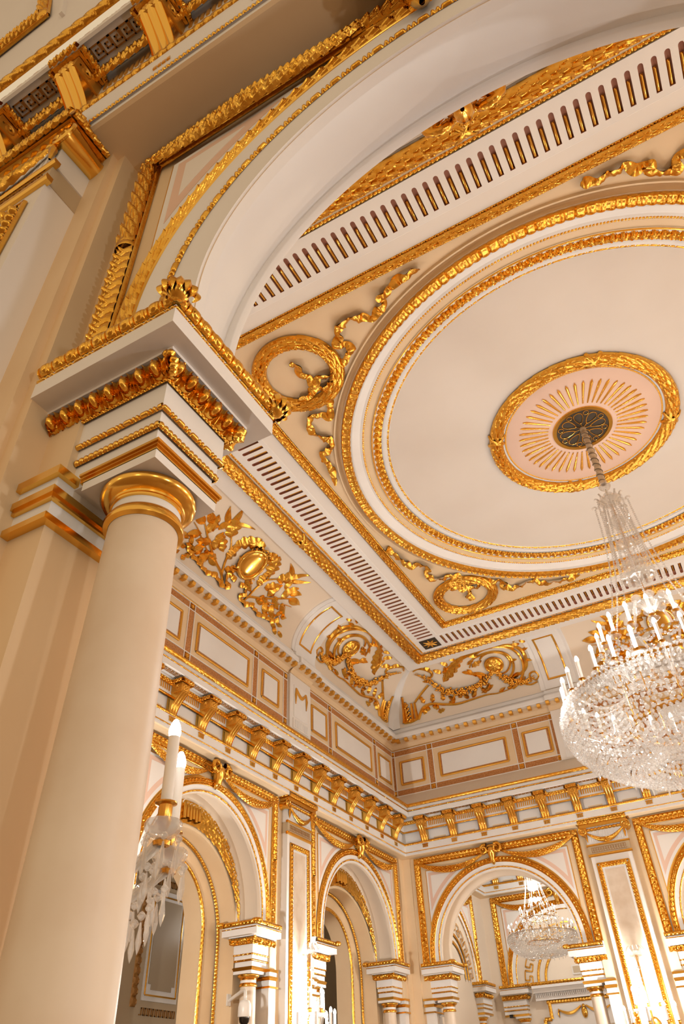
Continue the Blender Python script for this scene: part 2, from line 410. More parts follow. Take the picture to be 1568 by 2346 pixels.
m = M(); lathe(m, [(2.41, 5.815), (2.40, 5.815), (2.30, 5.85), (2.285, 5.84), (2.24, 5.845), (2.235, 5.86), (2.2, 5.872)], CEN, 160); trim(m, white, True)

for nm, fr in (('left', CL), ('back', CB), ('front', CF), ('right', CRt)):
    # plain coved quarter above each wall
    t = np.linspace(0, PI / 2, 15); prof = [(.08, 5.17)] + [(.81 - .73 * math.cos(x), 5.19 + .64 * math.sin(x)) for x in t]
    P = np.array([[(i if e == 0 else S0 - i, i, -z) for i, z in prof] for e in (0, 1)])
    m = M(fr); m.add(P.reshape(-1, 3), gridF(2, len(prof))); struct(m.obj('ceiling_cove_' + nm, tanl))
    prof = [(.81, 5.83), (.81, 5.80), (1.04, 5.80), (1.05, 5.815), (1.22, 5.815), (1.225, 5.80)]
    m = M(fr); P = np.array([[(i if e == 0 else S0 - i, i, -z) for i, z in prof] for e in (0, 1)]); m.add(P.reshape(-1, 3), gridF(2, len(prof))); trim(m, cream)
    prof = [(1.225, 5.80), (1.25, 5.80), (1.285, 5.80)]
    m = M(fr); P = np.array([[(i if e == 0 else S0 - i, i, -z) for i, z in prof] for e in (0, 1)]); m.add(P.reshape(-1, 3), gridF(2, len(prof))); trim(m, tan)
    prof = [(1.70, 5.785), (1.705, 5.79), (1.845, 5.79), (1.85, 5.80)]
    m = M(fr); P = np.array([[(i if e == 0 else S0 - i, i, -z) for i, z in prof] for e in (0, 1)]); m.add(P.reshape(-1, 3), gridF(2, len(prof))); trim(m, cream)
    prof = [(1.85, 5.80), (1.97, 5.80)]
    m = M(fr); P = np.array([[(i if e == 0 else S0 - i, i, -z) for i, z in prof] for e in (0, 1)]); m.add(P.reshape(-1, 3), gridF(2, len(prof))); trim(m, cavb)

# corner ribs of the cove
for sx, sy in ((1, -1), (1, -1)):
    pass
m = M(); t = np.linspace(0, PI / 2, 16); rib = []
for k, x in enumerate(t):
    i = .81 - .73 * math.cos(x); z = 5.19 + .64 * math.sin(x); w = .16 * (1 - .72 * k / 15)
    rib.append([(i - .02, -(i + w), z + .012), (i + .012, -(i + w), z - .012), (i + .035, -i - .035, z - .03), (i + w, -(i + .012), z - .012), (i + w, -(i - .02), z + .012)])
rib = np.array(rib); m.add(rib.reshape(-1, 3), gridF(16, 5)); trim(m, white, True)

# ================================================================== CEILING ORNAMENT OF THE BAY
SIDES = [('left', CL, 'above the left wall'), ('back', CB, 'above the back wall'), ('front', CF, 'beside the great arch')]
L_ = S0
def sqstrip(m, fr, i, z, w, pat, du, nv=9):
    strip(m, (i, i, -z), (S0 - i, i, -z), (0, 1, 0), (0, 0, 1), w, pat, du, nv, m0=1, m1=-1, fr=fr)
for nm, fr, where in SIDES:
    near = nm == 'front'
    rot = thing('laurel_moulding', 'thick gilded laurel-leaf moulding along the edge of the cove ' + where, 'moulding')
    m = M(); sqstrip(m, fr, 1.14, 5.805, .084, p_leaf(.088, per(7.6, .16), 4, .5), .011 if near else .014, 25); m.obj('leaf_roll', gold, rot)
    m = M(); c = CX; q = [(-.10, .07), (.02, .10)]
    for sg in (-1, 1):
        box(m, (CX - .035, 1.0, 5.62 * -1 - .1), (CX + .035, 1.18, -5.71), fr) if False else None
    a = np.linspace(-1.1, 1.1, 15)
    for sg in (-1, 1):
        P = np.stack([CX + sg * a * .09, 1.14 + .088 * np.sin(a * 1.4), -5.80 + .094 * np.cos(a * 1.4)], 1)
        pathstrip(m, P, np.stack([0 * a, np.sin(a * 1.4), np.cos(a * 1.4)], 1), .022, p_round(.012), fr)
    m.obj('crossed_ribbon', gold, rot)
    b = thing('bead_moulding', 'fine gilded bead line between laurel roll and fluted band ' + where, 'moulding')
    m = M(); sqstrip(m, fr, 1.267, 5.80, .016, p_bead(.016, per(7.2, .04)), .007, 5); m.obj('beads', gold, b)
    g = thing('guilloche_moulding', 'narrow gilded scale moulding edging the dome corner panels ' + where, 'moulding')
    m = M(); sqstrip(m, fr, 1.906, 5.80, .042, p_leaf(.058, per(6, .11), 3, .5), .008, 17); m.obj('leaf_roll', gold, g)
    m = M()
    for i in (1.857, 1.957): sqstrip(m, fr, i, 5.797, .010, p_bead(.011, per(6, .026)), .0055, 5)
    m.obj('beads', gold, g)
    # fluted band
    fb = thing('fluted_band', {'left': 'white band of short gilded flutes running along the left side of the ceiling',
                               'back': 'white band of dark brown slots running along the back side of the ceiling',
                               'front': 'white band of long gilded flutes on the ceiling just inside the great arch'}[nm], 'band')
    N = 66; p = (S0 - 2 * 1.70) / N; i0, i1 = 1.285, 1.70; fl0, fl1 = 1.375, 1.648; hw = .021; n = -5.785; dp = .035
    th = np.concatenate([np.linspace(PI / 2, -PI / 2, 7), np.linspace(PI * 1.5, PI / 2, 7)])  # capsule outline
    cap = [(math.cos(t) * hw, (fl1 - hw if k < 0 else 0)) for k, t in enumerate(th)]
    out = []
    for t in np.linspace(PI, 2 * PI, 7): out.append((math.cos(t) * hw, fl0 + hw + math.sin(t) * hw))
    out += [(hw, fl1), (-hw, fl1)]
    out = np.array(out); cc = np.array([0, (i0 + i1) / 2]); k = len(out)
    ext = []
    for q in out:
        if q[1] >= fl1 - 1e-6: ext.append((p / 2 * np.sign(q[0]), i1))
        else: ext.append((q[0] / hw * p / 2, i0))
    ext = np.array(ext); cs = 1.70 + p * (np.arange(N) + .5)
    T = np.concatenate([np.c_[out, np.full(k, n)], np.c_[ext, np.full(k, n)], np.c_[out, np.full(k, n - dp)]]); ii = np.arange(k); jj = (ii + 1) % k
    tf = np.stack([ii, jj, jj + k, ii + k], 1)
    mb = M(fr); insts(mb, (T, tf), np.c_[cs, 0 * cs, 0 * cs], 1.0)
    for sg, s_ in ((1, 0), (-1, S0)):
        quad(mb, [(s_ + sg * i0, i0, n), (s_ + sg * 1.70, i0, n), (s_ + sg * 1.70, i1, n), (s_ + sg * i1, i1, n)])
    quad(mb, [(i0, i0, n), (S0 - i0, i0, n), (S0 - i0, i0, n - .02), (i0, i0, n - .02)]); quad(mb, [(i1, i1, n), (S0 - i1, i1, n), (S0 - i1, i1, n - .01), (i1, i1, n - .01)])
    mb.obj('band', white, fb, smooth=False)
    me = M(); me.add(T, [np.stack([ii, jj, jj + 2 * k, ii + 2 * k], 1)]); me.add(np.c_[out, np.full(k, n - dp)], np.arange(k)[None])
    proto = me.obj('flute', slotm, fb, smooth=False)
    mr = M(); a = np.linspace(-.3, PI + .3, 9); P = np.array([[(.0165 * math.cos(x), y, n - dp + .004 + .021 * math.sin(x) * (.35 if e else 1)) for x in a] for y, e in ((fl0 + .085, 1), (fl0 + .095, 0), (fl1, 0))])
    mr.add(P.reshape(-1, 3), gridF(3, 9)); rodp = mr.obj('cable', goldp, proto)
    def place(o, mat4): o.matrix_world = mat4
    A4 = Matrix([[fr.A[0][r], fr.A[1][r], fr.A[2][r], 0] for r in range(3)] + [[0, 0, 0, 1]])
    for j, s_ in enumerate(cs):
        o = proto if j == 0 else proto.copy(); rr = rodp if j == 0 else rodp.copy()
        if j: COL.objects.link(o); COL.objects.link(rr); rr.parent = o
        mm = A4.copy(); w = fr((s_, 0, 0)); mm.translation = Vector(w); o.matrix_local = mm

# black and gold vents in the corners of the fluted band
for (x, y), lab in (((1.51, -1.51), 'far left corner'), ((1.51, -(S0 - 1.51)), 'near left corner')):
    v = thing('ceiling_grille', 'square black grille with gilded star, %s of the fluted band' % lab, 'grille')
    m = M(); box(m, (x - .14, y - .14, 5.775), (x + .14, y + .14, 5.79)); m.obj('plate', dark, v, smooth=False)
    m = M()
    for k in range(8):
        a = k * PI / 4; V, F = leaf_grid(.12, .018, h=.006); ca, sa = math.cos(a), math.sin(a)
        m.add(np.c_[x + V[:, 0] * ca - V[:, 1] * sa, y + V[:, 0] * sa + V[:, 1] * ca, 5.773 - V[:, 2]], F)
    m.obj('star', goldm, v)

# ring mouldings round the dome: height is measured downwards from z
class CFr(Fr): pass
DOWN = Fr((CX, CYY, 0), (1, 0, 0), (0, 1, 0), (0, 0, -1))
def ring(name, label, part, r, z, w, pat, du, nv=11, mt=gold):
    t = thing(name, label, 'moulding'); m = M(DOWN)
    arcstrip(m, (0, 0), r, 0, 2 * PI, w, pat, du, d=-z, nv=nv, closed=True); m.obj(part, mt, t); return t
ring('dome_ring', 'broad outermost gilded ring of scalloped lobes round the dome', 'lobes', 2.70, 5.775, .056, p_lobes(.055, 2 * PI * 2.70 / 200), .0125, 13)
ring('bead_ring', 'fine gilded bead ring between the two broad rings of the dome', 'beads', 2.504, 5.818, .012, p_bead(.012, 2 * PI * 2.504 / 520), .0075, 5)
t = ring('egg_and_dart_ring', 'gilded egg-and-dart ring inside the dome moulding', 'eggs', 2.345, 5.838, .052, p_egg(.04, 2 * PI * 2.345 / 163), .009, 13)
m = M(DOWN); arcstrip(m, (0, 0), 2.402, 0, 2 * PI, .010, p_round(.012), .05, d=-5.817, nv=5, closed=True); m.obj('fillet', goldp, t)
ring('rope_ring', 'thin innermost gilded rope ring at the edge of the flat dome ceiling', 'rope', 2.219, 5.87, .014, p_reel(.014, 2 * PI * 2.219 / 150), .012, 5)

# ceiling rose
rose = thing('ceiling_rose', 'round ceiling rose with laurel wreath, gilded rays and dark centre above the chandelier', 'rose')
m = M(DOWN); arcstrip(m, (0, 0), .975, 0, 2 * PI, .078, p_leaf(.075, 2 * PI * .975 / 36, 4, .5), .009, d=-5.872, nv=25, closed=True); m.obj('wreath', gold, rose)
for k in range(4):
    m = M(DOWN)
    for sg in (-1, 1):
        a = np.linspace(-1, 1, 17); ang = k * PI / 2 + .35 + sg * a * .075; R = .975 + .086 * np.sin(a * 1.45)
        N3 = np.stack([np.cos(ang) * np.sin(a * 1.45), np.sin(ang) * np.sin(a * 1.45), np.cos(a * 1.45)], 1)
        pathstrip(m, np.stack([R * np.cos(ang), R * np.sin(ang), -5.872 + .078 * np.cos(a * 1.45)], 1), N3, .024, p_round(.012))
    m.obj('wreath_ribbon', gold, rose)
m = M(); lathe(m, [(.30, 5.862), (.86, 5.862), (.865, 5.866)], CEN, 96); m.obj('field', pink, rose)
m = M(); lathe(m, [(.865, 5.868), (.905, 5.862), (.91, 5.872)], CEN, 96); m.obj('border', white, rose)
m = M(DOWN); arcstrip(m, (0, 0), .868, 0, 2 * PI, .009, p_bead(.009, 2 * PI * .868 / 220), .006, d=-5.862, nv=5, closed=True); m.obj('bead_line', goldm, rose)
V = []; nray = 48
mr = M(); x = np.linspace(0, 1, 9); a = np.linspace(0, PI, 7)
P = np.array([[(.385 + .33 * t, (.008 + .011 * t) * math.sqrt(max(0, 1 - max(0, (t - .94) / .06) ** 2)) * math.cos(q), -.018 * math.sin(q) * (.5 + .5 * t)) for q in a] for t in x])
mr.add(P.reshape(-1, 3), gridF(9, 7)); ray = mr.obj('ray', goldp, rose)
for k in range(nray):
    o = ray if k == 0 else ray.copy()
    if k: COL.objects.link(o)
    o.rotation_euler = (0, 0, 2 * PI * k / nray); o.location = (CX, CYY, 5.862)
m = M(); lathe(m, [(.335, 5.862), (.33, 5.848), (.29, 5.848), (.285, 5.862)], CEN, 64); m.obj('centre_rim', goldp, rose)
m = M(); lathe(m, [(0, 5.858), (.29, 5.858)], CEN, 48); m.obj('centre_plate', dark, rose)
m = M()
for k in range(8):
    a0 = k * PI / 4; th = np.linspace(0, 2 * PI, 25); lx = .17 + .085 * np.cos(th); ly = .062 * np.sin(th) * (.75 + .35 * np.cos(th))
    tube(m, np.c_[CX + lx * math.cos(a0) - ly * math.sin(a0), CYY + lx * math.sin(a0) + ly * math.cos(a0), np.full(25, 5.853)], .0045, 5)
    tube(m, [(CX + .03 * math.cos(a0 + q), CYY + .03 * math.sin(a0 + q), 5.853) for q in (0,)] + [(CX + .10 * math.cos(a0), CYY + .10 * math.sin(a0), 5.853)], .004, 5)
    a1 = a0 + PI / 8; th = np.linspace(0, 2 * PI, 13)
    tube(m, np.c_[CX + (.245 + .03 * np.cos(th)) * math.cos(a1) - .03 * np.sin(th) * math.sin(a1), CYY + (.245 + .03 * np.cos(th)) * math.sin(a1) + .03 * np.sin(th) * math.cos(a1), np.full(13, 5.853)], .004, 5)
m.obj('centre_tracery', goldp, rose)

# laurel wreaths with ribbons in the corners of the dome panel
def wreath(c, label, with_ring=True, ribs=()):
    t = thing('laurel_wreath', label, 'wreath')
    D2 = Fr((c[0], c[1], 0), (1, 0, 0), (0, 1, 0), (0, 0, -1))
    if with_ring:
        m = M(D2); arcstrip(m, (0, 0), .40, 0, 2 * PI, .078, p_leaf(.08, 2 * PI * .40 / 15, 4, .5), .007, d=-5.80, nv=25, closed=True); m.obj('ring', gold, t)
    for pts in ribs:
        P = smooth_path([(x, y, 5.75) for x, y in pts], 10); k = len(P)
        tt = np.linspace(0, 1, k); L = np.concatenate([[0], np.cumsum(np.linalg.norm(np.diff(P, axis=0), axis=1))])
        P[:, 2] = 5.752 + .018 * np.sin(L * 42)
        tw = .55 * np.sin(L * 13 + 1)
        T = np.gradient(P, axis=0); T /= np.linalg.norm(T, axis=1)[:, None]
        Bn = np.cross(np.array([0, 0, -1.]), T); Bn /= np.linalg.norm(Bn, axis=1)[:, None]
        N = np.array([0, 0, -1.]) * np.cos(tw)[:, None] + Bn * np.sin(tw)[:, None]
        w = .040 * (1 + .25 * np.sin(L * 30)); w[-4:] *= np.array([.9, .75, .5, .3])
        m = M(); pathstrip(m, P, N, w, lambda u, v: .012 * dome(v) + .008 * np.sin(u * 90), nv=6); pathstrip(m, P + N * -.006, -N, w, lambda u, v: 0 * u * v, nv=3)
        m.obj('ribbon', gold, t)
    return t
R1a = [(2.93, -7.12), (3.06, -7.17), (3.16, -7.25), (3.12, -7.32), (3.05, -7.36), (3.13, -7.42), (3.13, -7.48), (3.235, -7.54), (3.365, -7.53), (3.488, -7.46), (3.582, -7.49), (3.668, -7.54), (3.66, -7.62), (3.73, -7.62), (3.82, -7.68), (3.95, -7.69), (4.10, -7.70)]
R1b = [(2.66, -6.83), (2.631, -6.744), (2.535, -6.60), (2.40, -6.68), (2.275, -6.587), (2.262, -6.422), (2.343, -6.314), (2.354, -6.208), (2.259, -6.143), (2.167, -6.136), (2.159, -5.994), (2.141, -5.832), (2.06, -5.62)]
R1c = [(2.84, -7.02), (2.72, -7.10), (2.62, -7.06), (2.60, -7.18), (2.55, -7.25), (2.60, -7.33), (2.52, -7.38)]
R1d = [(2.80, -6.98), (2.68, -6.95), (2.56, -7.0), (2.50, -6.93), (2.42, -6.95), (2.36, -6.88), (2.28, -6.92)]
wreath((2.53, -7.22), 'gilded laurel wreath with fluttering ribbons beside the great arch, nearest the column capital', True, [R1a, R1b, R1c, R1d])
mir = lambda L: [(x, -S0 - y) for x, y in L]
R2a = [(2.025, -4.162), (2.061, -3.996), (2.084, -3.835), (2.137, -3.622), (2.26, -3.60), (2.314, -3.451), (2.247, -3.337), (2.274, -3.162), (2.393, -3.12), (2.517, -3.12), (2.66, -3.0)]
R2b = [(2.90, -2.70), (3.02, -2.66), (3.13, -2.58), (3.06, -2.49), (3.172, -2.36), (3.33, -2.36), (3.507, -2.38), (3.599, -2.23), (3.808, -2.17), (3.95, -2.15), (4.12, -2.19)]
wreath((2.52, -2.53), 'gilded laurel wreath with ribbons in the far left corner panel of the ceiling', True, [R2a, R2b, mir(R1c), mir(R1d)])
R3 = [(7.0, -7.25), (6.88, -7.30), (6.72, -7.42), (6.58, -7.44), (6.45, -7.52), (6.366, -7.56), (6.29, -7.53), (6.273, -7.452), (6.18, -7.48), (6.09, -7.54), (6.11, -7.61), (6.044, -7.61), (5.98, -7.63), (5.92, -7.69), (5.854, -7.68), (5.756, -7.685), (5.66, -7.69), (5.56, -7.74)]
wreath((7.22, -7.22), 'long gilded ribbon tail above the dome ring, its wreath out of sight', True, [R3])

# ================================================================== CORNICES, FRIEZE, BRACKETS
ORD = ['first', 'second', 'third', 'fourth', 'fifth', 'sixth', 'seventh', 'eighth', 'ninth', 'tenth', 'eleventh', 'twelfth', 'thirteenth', 'fourteenth', 'fifteenth']
def mold(fr, name, label, z, d, s0, s1, w, pat, du, m0=0, m1=0, nv=9, part='ornament', mt=gold, tilt=0, cat='moulding', parent=None):
    t = parent if parent is not None else thing(name, label, cat); m = M(fr)
    if parent is not None: part = name
    b = (0, math.cos(tilt), math.sin(tilt)); n = (0, -math.sin(tilt), math.cos(tilt))
    P0 = np.array([s0 + m0 * d, z, d]); P1 = np.array([s1 + m1 * d, z, d])
    strip(m, P0, P1, b, n, w, pat, du, nv, fr=fr); m.obj(part, mt, t); return t

def meander(m, s0, s1, dlo, dhi, z, fr, n):
    """Greek key running along s, lying flat under a soffit (drawn in s and d) or upright when z is None"""
    c = (s1 - s0) / n; h = dhi - dlo; t = .13 * min(c, h)
    def bar(a, b):
        lo = np.minimum(a, b) - t / 2; hi = np.maximum(a, b) + t / 2
        if z is not None: box(m, (lo[0], z - .003, lo[1]), (hi[0], z + .004, hi[1]), fr)
    for k in range(n):
        x = s0 + k * c
        pts = [(0, 0), (0, 1), (.86, 1), (.86, .32), (.36, .32), (.36, .66), (.6, .66)]
        pts = [np.array([x + px * c, dlo + py * h]) for px, py in pts]
        for a, b in zip(pts[:-1], pts[1:]): bar(a, b)
        bar(pts[0], np.array([x + c * 1.0, dlo]))

def bracket_meshes(w, near):
    """scroll bracket in (s, z, d) about s = 0"""
    z = np.linspace(0, 1, 15); zz = 3.245 + z * .215; dd = .165 + .138 * z ** 1.75
    s = np.linspace(-1, 1, 31); rib = .012 * np.abs(np.cos(s * 1.5 * PI)) ** .8
    P = np.array([[(x * w / 2, zk, dk + r_) for x, r_ in zip(s, rib)] for zk, dk in zip(zz, dd)])
    m = M(); m.add(P.reshape(-1, 3), gridF(15, 31))
    for sg in (-1, 1):
        o = np.array([[sg * w / 2, zk, dk + .008] for zk, dk in zip(zz, dd)] + [[sg * w / 2, 3.46, .10], [sg * w / 2, 3.245, .10]])
        m.add(o, np.arange(len(o))[None])
    b = M(); box(b, (-w / 2 - .006, 3.452, .10), (w / 2 + .006, 3.545, .305))
    for sg in (-1, 1):   # curled sides of the block
        tube(b, [(sg * (w / 2 + .006), 3.497 + (.034 - .0016 * k) * math.sin(k * .55), .25 + (.034 - .0016 * k) * math.cos(k * .55)) for k in range(18)], .006, 5, flat=(1, 0, 0))
    th = np.linspace(0, 2 * PI, 9)[:-1]
    insts(b, BALLL, [(w * .28 * math.cos(a), 3.5 + w * .24 * math.sin(a), .306) for a in th] + [(0, 3.5, .308)], (.013, .013, .008))
    c = M()
    hw = w / 2 + .022; dF = .325
    for p0, p1, nd in (((-hw, 3.568, dF), (hw, 3.568, dF), (0, -.35, 1)), ((-hw, 3.568, .10), (-hw, 3.568, dF), (-1, -.35, 0)), ((hw, 3.568, .10), (hw, 3.568, dF), (1, -.35, 0))):
        strip(c, p0, p1, (0, 1, 0), nd, .026, p_leaf(.026, .04, 2, .75), .0035, 11)
    box(c, (-hw, 3.55, .10), (hw, 3.594, dF))
    return [(m, 'scroll', goldp), (b, 'block', goldm), (c, 'leaf_collar', gold)]
BR = None
def brackets(fr, ss, lab, grp, dx=0):
    global BR
    if BR is None:
        BR = []
        for m, n, mt in bracket_meshes(.115, True): BR.append((m.obj(n, mt), n))
    A4 = Matrix([[fr.A[0][r], fr.A[1][r], fr.A[2][r], 0] for r in range(3)] + [[0, 0, 0, 1]])
    for k, s_ in enumerate(ss):
        t = thing('scroll_bracket', lab(k), 'bracket', grp)
        mm = A4.copy(); mm.translation = Vector(fr((s_, 0, dx))); t.matrix_local = mm
        for o, n in BR:
            q = o if o.parent is None and not o.get('used') else o.copy()
            if q is not o: COL.objects.link(q)
            o['used'] = 1; q.parent = t
            if 'used' in q: del q['used']
            o['used'] = 1

def cornice(fr, where, label, s0, s1, ss, dx=0, m0=0, m1=0, du=.012, near=False):
    ex = 1 if near else 0
    root = thing('cornice', label, 'cornice')
    D = lambda p: [(d + dx, z) for d, z in p]
    def pf(prof, mt, nm='corona'): m = M(fr); profile(m, D(prof), s0, s1, m0=m0, m1=m1, cap=False); m.obj(nm, mt, root, smooth=False)
    pf([(0 - dx, 4.06), (.03, 4.03), (.325, 3.785), (.325, 3.74)], tanl, 'weathering')
    pf([(.325, 3.745), (.33, 3.72), (.31, 3.70), (.32, 3.675), (.338, 3.67), (.338, 3.605), (.325, 3.60), (.325, 3.608), (.20, 3.608), (.19, 3.60), (.19, 3.575)], white)
    pf([(.19, 3.58), (.165, 3.545), (.165, 3.44), (.14, 3.43)], cream, 'dentil_band')
    pf([(.12, 3.44), (.12, 3.255), (.15, 3.25), (.165 + .02 * ex, 3.225), (.165, 3.135), (.15, 3.125), (.15, 3.085)], white, 'frieze')
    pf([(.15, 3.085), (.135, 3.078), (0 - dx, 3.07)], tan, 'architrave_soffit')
    mo = lambda n, l, z, d, w, pat, du_, **k: mold(fr, n, l, z, d + dx, s0, s1, w, pat, du_, m0=m0, m1=m1, parent=root, **k)
    mo('rope_moulding', 'gilded leaf rope along the top edge of the cornice', 3.765, .335 + .03 * ex, .026, p_rope(.024, .075, .8, .4), du, tilt=.5)
    mo('bead_moulding', 'thin gilded bead-and-reel line on the crown of the cornice', 3.688, .325, .010, p_reel(.012, .105), du, nv=5)
    L = s1 - s0
    mo('leaf_moulding', 'pierced gilded leaf band above the frieze blocks', 3.556 - .01 * ex, .178 + .025 * ex, .028, p_leaf(.022, .045, 2, .75), .004 if near else .0065, tilt=.35)
    mo('bead_band', 'lower gilded leaf line above the white frieze panels', 3.428, .148, .015, p_leaf(.014, .04, 2, .6), .008, nv=7)
    mo('leaf_fillet', 'gilded rope line beneath the scroll brackets', 3.242, .16 + .022 * ex, .019, p_rope(.018, .03 if not near else .045, .6, .5), .006, nv=7)
    mo('bead_line', 'fine dotted gilded line along the bottom of the architrave', 3.128, .158, .007, p_bead(.009, .02), .005, nv=5)
    if not ss: return
    p = ss[1] - ss[0]
    for a in ss:
        if a < s0 - .1 or a > s1: continue
        m = M(fr)
        for j in range(10):
            x = a + .085 + (p - .17) * (j + .5) / 10
            if s0 < x < s1: box(m, (x - .008, 3.462, .16 + dx), (x + .008, 3.528, .171 + dx))
        if m.n: m.obj('drop_row', goldm, root, smooth=False)
        m = M(fr)
        for j in range(4): box(m, (a - .04 + j * .0225, 3.158, .16 + dx), (a - .04 + j * .0225 + .017, 3.205, .176 + dx))
        box(m, (a - .045, 3.20, .16 + dx), (a + .052, 3.21, .178 + dx)); m.obj('fluted_tablet', goldp, root, smooth=False)
        m = M(fr); meander(m, a + .10, a + p - .10, .243 + dx, .296 + dx, 3.606, fr, 5); m.obj('meander_panel', keym, root, smooth=False)
        m = M(fr); box(m, (a + .085, 3.275, .10 + dx), (a + p - .085, 3.405, .131 + dx)); o = m.obj('white_panel', white, root, smooth=False)
        m = M(fr); box(m, (a + .14, 3.275, .10 + dx), (a + p - .14, 3.295, .134 + dx)); m.obj('step', tan, o, smooth=False)

PB = .485
ssB = [.51 + PB * k for k in range(19)]
cornice(FL, '', 'white cornice with gilded mouldings below the frieze on the left wall', 0, S0, ssB, m0=1)
cornice(FB, '', 'white cornice with gilded mouldings below the frieze on the back wall', 0, S0, ssB, m0=1)
brackets(FL, ssB[:15], lambda k: 'gilded scroll bracket under the left wall cornice, %s from the room corner' % ORD[k], 'left wall cornice brackets')
brackets(FB, ssB[:11], lambda k: 'gilded scroll bracket under the back wall cornice, %s from the room corner' % ORD[k], 'back wall cornice brackets')
ssH = [3.02 + .47 * k for k in range(-2, 6)]
cornice(FH, '', 'white cornice with gilded mouldings in the hall, above the great near arch', -2, 10, [3.02 + .47 * k for k in range(-5, 9)], dx=.085, du=.004, near=True)
brackets(FH, ssH[1:6], lambda k: 'large gilded scroll bracket under the hall cornice, %s from the left' % ORD[k], 'hall cornice brackets', dx=.085)
# leaf clasps hanging over the hall's architrave below each bracket
for k, s_ in enumerate(ssH[3:5]):
    t = thing('leaf_clasp', 'small gilded leaf clasp on the hall cornice under the %s bracket' % ('middle' if k == 0 else 'right-hand'), 'ornament'); m = M(FH)
    for j in range(5):
        V, F = leaf_grid(.06, .016, h=.012); a = -PI / 2 + (j - 2) * .45
        m.add(np.c_[s_ + V[:, 0] * math.cos(a) - V[:, 1] * math.sin(a), 3.235 + V[:, 0] * math.sin(a) + V[:, 1] * math.cos(a), .24 + V[:, 2]], F)
    m.obj('leaves', gold, t)

# cove cornice with its dentils
def cove_cornice(root, fr, s0, s1, dx=0, m0=0, m1=0):
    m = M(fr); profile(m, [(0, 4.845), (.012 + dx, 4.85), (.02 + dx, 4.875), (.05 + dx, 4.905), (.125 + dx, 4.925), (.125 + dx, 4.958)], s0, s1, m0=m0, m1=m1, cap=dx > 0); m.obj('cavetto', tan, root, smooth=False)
    m = M(fr); profile(m, [(.125 + dx, 4.955), (.185 + dx, 4.962), (.19 + dx, 4.97), (.19 + dx, 5.03), (.176 + dx, 5.054), (.16 + dx, 5.06), (.12 + dx, 5.085), (.10 + dx, 5.105), (.10 + dx, 5.155), (.085, 5.17), (.07, 5.20)], s0, s1, m0=m0, m1=m1, cap=dx > 0); m.obj('profile', white, root, smooth=False)
for fr, where in ((FL, 'left'), (FB, 'back')):
    t = thing('cove_cornice', 'white cornice with small gilded dentils under the cove on the %s wall' % where, 'cornice')
    cove_cornice(t, fr, 0, S0, m0=1)
    cove_cornice(t, fr, 2.84, 3.40, dx=.04); cove_cornice(t, fr, 6.35, 6.91, dx=.04)
    m = M(); V = []; d = M()
    P = np.array([[(x, z, dd) for x in (-.028, -.02, .02, .028)] for z, dd in ((4.956, .125), (4.956, .18), (4.945, .182), (4.912, .168), (4.905, .15), (4.905, .10))])
    d.add(P.reshape(-1, 3), gridF(6, 4)); quad(d, [(-.028, 4.956, .12), (-.028, 4.956, .18), (-.028, 4.91, .165), (-.028, 4.905, .10)]); quad(d, [(.028, 4.956, .12), (.028, 4.956, .18), (.028, 4.91, .165), (.028, 4.905, .10)])
    proto = d.obj('dentil', goldm, t, smooth=False)
    A4 = Matrix([[fr.A[0][r], fr.A[1][r], fr.A[2][r], 0] for r in range(3)] + [[0, 0, 0, 1]])
    nd = 47 if fr is FL else 40
    for k in range(nd):
        s_ = .20 + .157 * k * (1 if fr is FB else .985); o = proto if k == 0 else proto.copy()
        if k: COL.objects.link(o)
        mm = A4.copy(); mm.translation = Vector(fr((s_, 0, .042 if 2.82 < s_ < 3.42 or 6.33 < s_ < 6.93 else 0))); o.matrix_local = mm
    mold(fr, 'gilded_line', '', 4.838, .006, 0, S0, .006, p_round(.006), .2, nv=5, parent=t)

